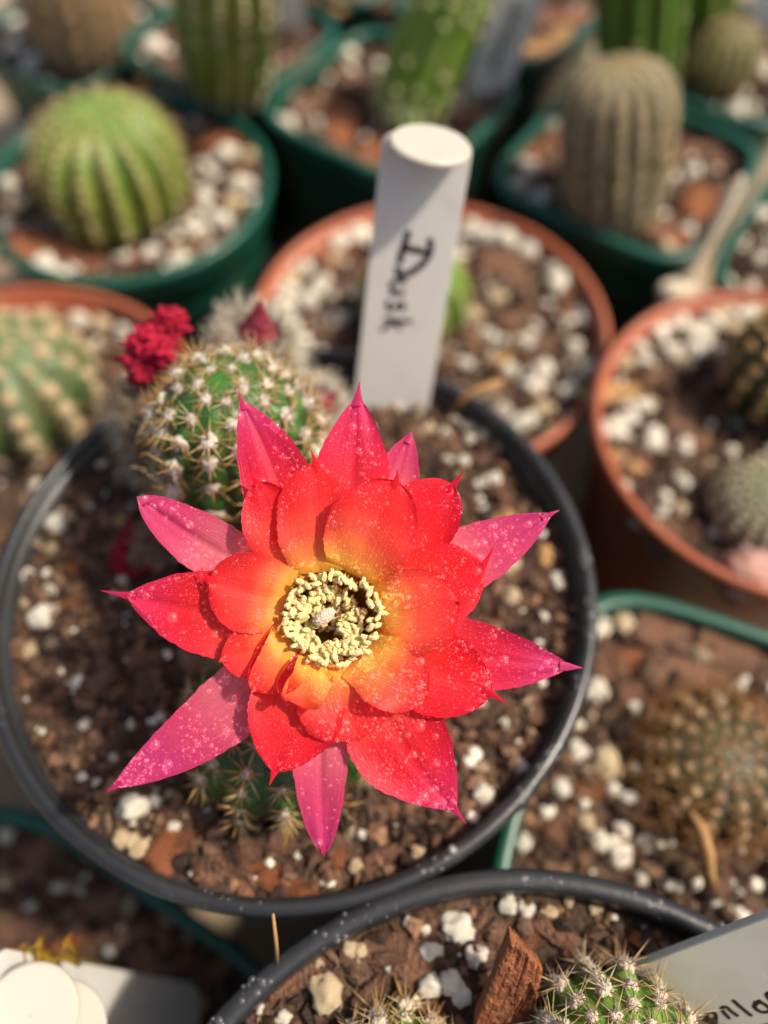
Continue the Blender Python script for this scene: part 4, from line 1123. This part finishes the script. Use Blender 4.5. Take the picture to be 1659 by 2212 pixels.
# the upright bark sliver in the front pot: a fibrous split slab
def sliver(seed, L, w, th):
    """slab along local y; fibres follow its length"""
    nx, ny = 34, 22; V = []; F = []
    for side in (1, -1):
        for j in range(ny + 1):
            y = j / ny
            for i in range(nx + 1):
                x = i / nx
                fib = mnoise.fractal(Vector((x * 19 + seed, y * 1.3, seed)), .6, 2, 4) * .045
                ragged = (mnoise.noise(Vector((x * 9, seed * 2.2, 0))) * .10 if y < .5 else mnoise.noise(Vector((x * 4, 5, seed))) * .03)
                wid = w * (.86 + .14 * math.sin(y * 2.6 + .3)) * (1 - .35 * max(0, .25 - y) / .25)
                V.append(((x - .5) * wid + .16 * w * math.sin(y * 2.2), L * (y + ragged * (1 - y) * 1.3) - .30 * L * (x - .5) * y * y, side * (th * .5 * (1 - .3 * abs(2 * x - 1) ** 8) + fib * side)))
    m = (nx + 1) * (ny + 1)
    for s in (0, 1):
        for j in range(ny):
            for i in range(nx):
                a = s * m + j * (nx + 1) + i; q = (a, a + 1, a + nx + 2, a + nx + 1)
                F.append(q if s == 0 else q[::-1])
    rim = [i for i in range(nx + 1)] + [(j) * (nx + 1) + nx for j in range(1, ny + 1)] + [ny * (nx + 1) + i for i in range(nx - 1, -1, -1)] + [j * (nx + 1) for j in range(ny - 1, 0, -1)]
    for k in range(len(rim)):
        a, b_ = rim[k], rim[(k + 1) % len(rim)]; F.append((b_, a, a + m, b_ + m))
    return V, F
A = at(1052, 2238, 7.7); B = at(1122, 2045, 8.9)
v, f = sliver(3, (B - A).length * 1.0, .66, .22)
tag(put('bark_sliver', mesh('bark_sliver', v, f, M['barkred'], True), None, A, frame(A, B, Vector((.15, -.25, .95)))), 'fibrous red brown bark sliver standing in the wet black pot', 'bark')
A = at(1105, 2235, 7.8); B = at(1150, 2125, 8.5)
v, f = sliver(8, (B - A).length, .22, .12)
tag(put('bark_splinter', mesh('bark_splinter', v, f, M['barkred'], True), None, A, frame(A, B, Vector((-.25, -.5, .85)))), 'thin red brown splinter beside the bark sliver', 'bark')

# dry grass stems and bits
def stem(name, pts, r, label, cat, mt='straw', flat=1):
    mb = MB(); pts = [Vector(p) for p in pts]
    mid_ = pts[0]
    mb.tube([p - mid_ for p in pts], [r * (.6 if i in (0,) else 1 - .5 * i / len(pts)) for i in range(len(pts))], 6)
    tag(put(name, mb.mesh(name, M[mt]), None, mid_), label, cat)
stem('dry_stem', [at(970, 905, 7.35), at(1000, 862, 8.0), at(1040, 838, 8.2), at(1085, 824, 8.25)], .10, 'curved dry straw stem lying over the black rim beside the Dusk tag', 'dry stem')
stem('dry_stem', [at(1490, 1755, 5.9), at(1515, 1790, 6.0), at(1530, 1840, 5.9), at(1535, 1890, 5.6), at(1540, 1915, 5.3)], .13, 'curled yellow dry stem among the orange spines', 'dry stem')
stem('dry_stem', [at(600, 2088, 7.9), at(597, 2040, 8.5), at(590, 1975, 9.0)], .035, 'thin upright tan stalk at the rim of the wet black pot', 'dry stem')
# withered yellow petals behind the tag with the white discs
A = at(100, 2078, 6.4); tA = thing('withered_blossom', A, 'withered yellow blossom with orange tips behind the white disc tag', 'blossom')
for i, (px, py, hx, hy) in enumerate([(45, 2080, 60, 2036), (80, 2080, 95, 2022), (110, 2080, 85, 2046), (150, 2080, 158, 2016), (160, 2083, 150, 2044), (20, 2083, 30, 2050)]):
    a = at(px, py, 6.6) - A; b_ = at(hx, hy, 7.1) - A
    mb = MB(); w = .20
    V = []; F = []; C = []
    side = (b_ - a).cross(Vector((0, 0, 1))).normalized()
    for j in range(9):
        t = j / 8; ww = w * (1 - t ** 1.6) * (1 + .3 * math.sin(7 * t + i))
        for k in range(5):
            u = -1 + k / 2
            V.append(a.lerp(b_, t) + side * u * ww + Vector((0, 0, .08 * u * u + .05 * math.sin(4 * t + i))))
            C.append(np.array((.55, .36, .05)) * (1 - t * .4) + np.array((.5, .06, .02)) * t ** 3 * (.9 if i == 3 else .3))
    for j in range(8):
        for k in range(4): F.append((j * 5 + k, j * 5 + k + 1, j * 5 + k + 6, j * 5 + k + 5))
    put('petal', mesh('dry_petal', [tuple(p) for p in V], F, M['spine'], True, {'col': C}), tA)
mb = MB(); mb.tube([(-.3, -.1, -5.6), (-.1, 0, -1.5), (0, 0, .15)], [.12, .16, .12], 8, (.3, .2, .06)); put('stalk', mb.mesh('stalk', M['spine']), tA)
# pale pink withered lump in the beige stake pot
b = at(1625, 1235, 4.9)
v, f = lump(3, 91, .35, 1.4, (.75, .6, .5), 4)
tag(put('withered_bud', mesh('withered_bud', v, f, mat('pink_wither', (.42, .20, .15), .7, var=[(200, 4, (.50, .36, .34), .45, .7, .9)], bump=(700, .6, .002, 4))), None, (b.x, b.y, 4.75)), 'pale pink withered bud lying in the beige stake pot', 'bud')

# dew on the wet black rims
def rim_dew(key, a0, a1, n, seed, lo=.014, hi=.06):
    P = POT[key]; rs = random.Random(seed); mb = MB(); H = P['zr'] - GZ
    for i in range(n):
        t = R_(rs.uniform(a0, a1)); w = P['w']; r = P['Ro'] - w * rs.random()
        if mnoise.noise(Vector((t * 9, seed * 3.3, 0))) < .05: continue
        z = H - .005 - (.03 if (r > P['Ro'] - .06 or r < P['Ro'] - w + .05) else 0)
        s = lo + (hi - lo) * rs.random() ** 2
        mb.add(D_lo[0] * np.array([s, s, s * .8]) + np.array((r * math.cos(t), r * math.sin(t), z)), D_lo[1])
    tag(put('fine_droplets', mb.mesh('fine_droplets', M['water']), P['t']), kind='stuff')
rim_dew('main', -75, 15, 260, 1)
rim_dew('main', 190, 285, 60, 2, .012, .03)
rim_dew('front', 45, 150, 150, 3)
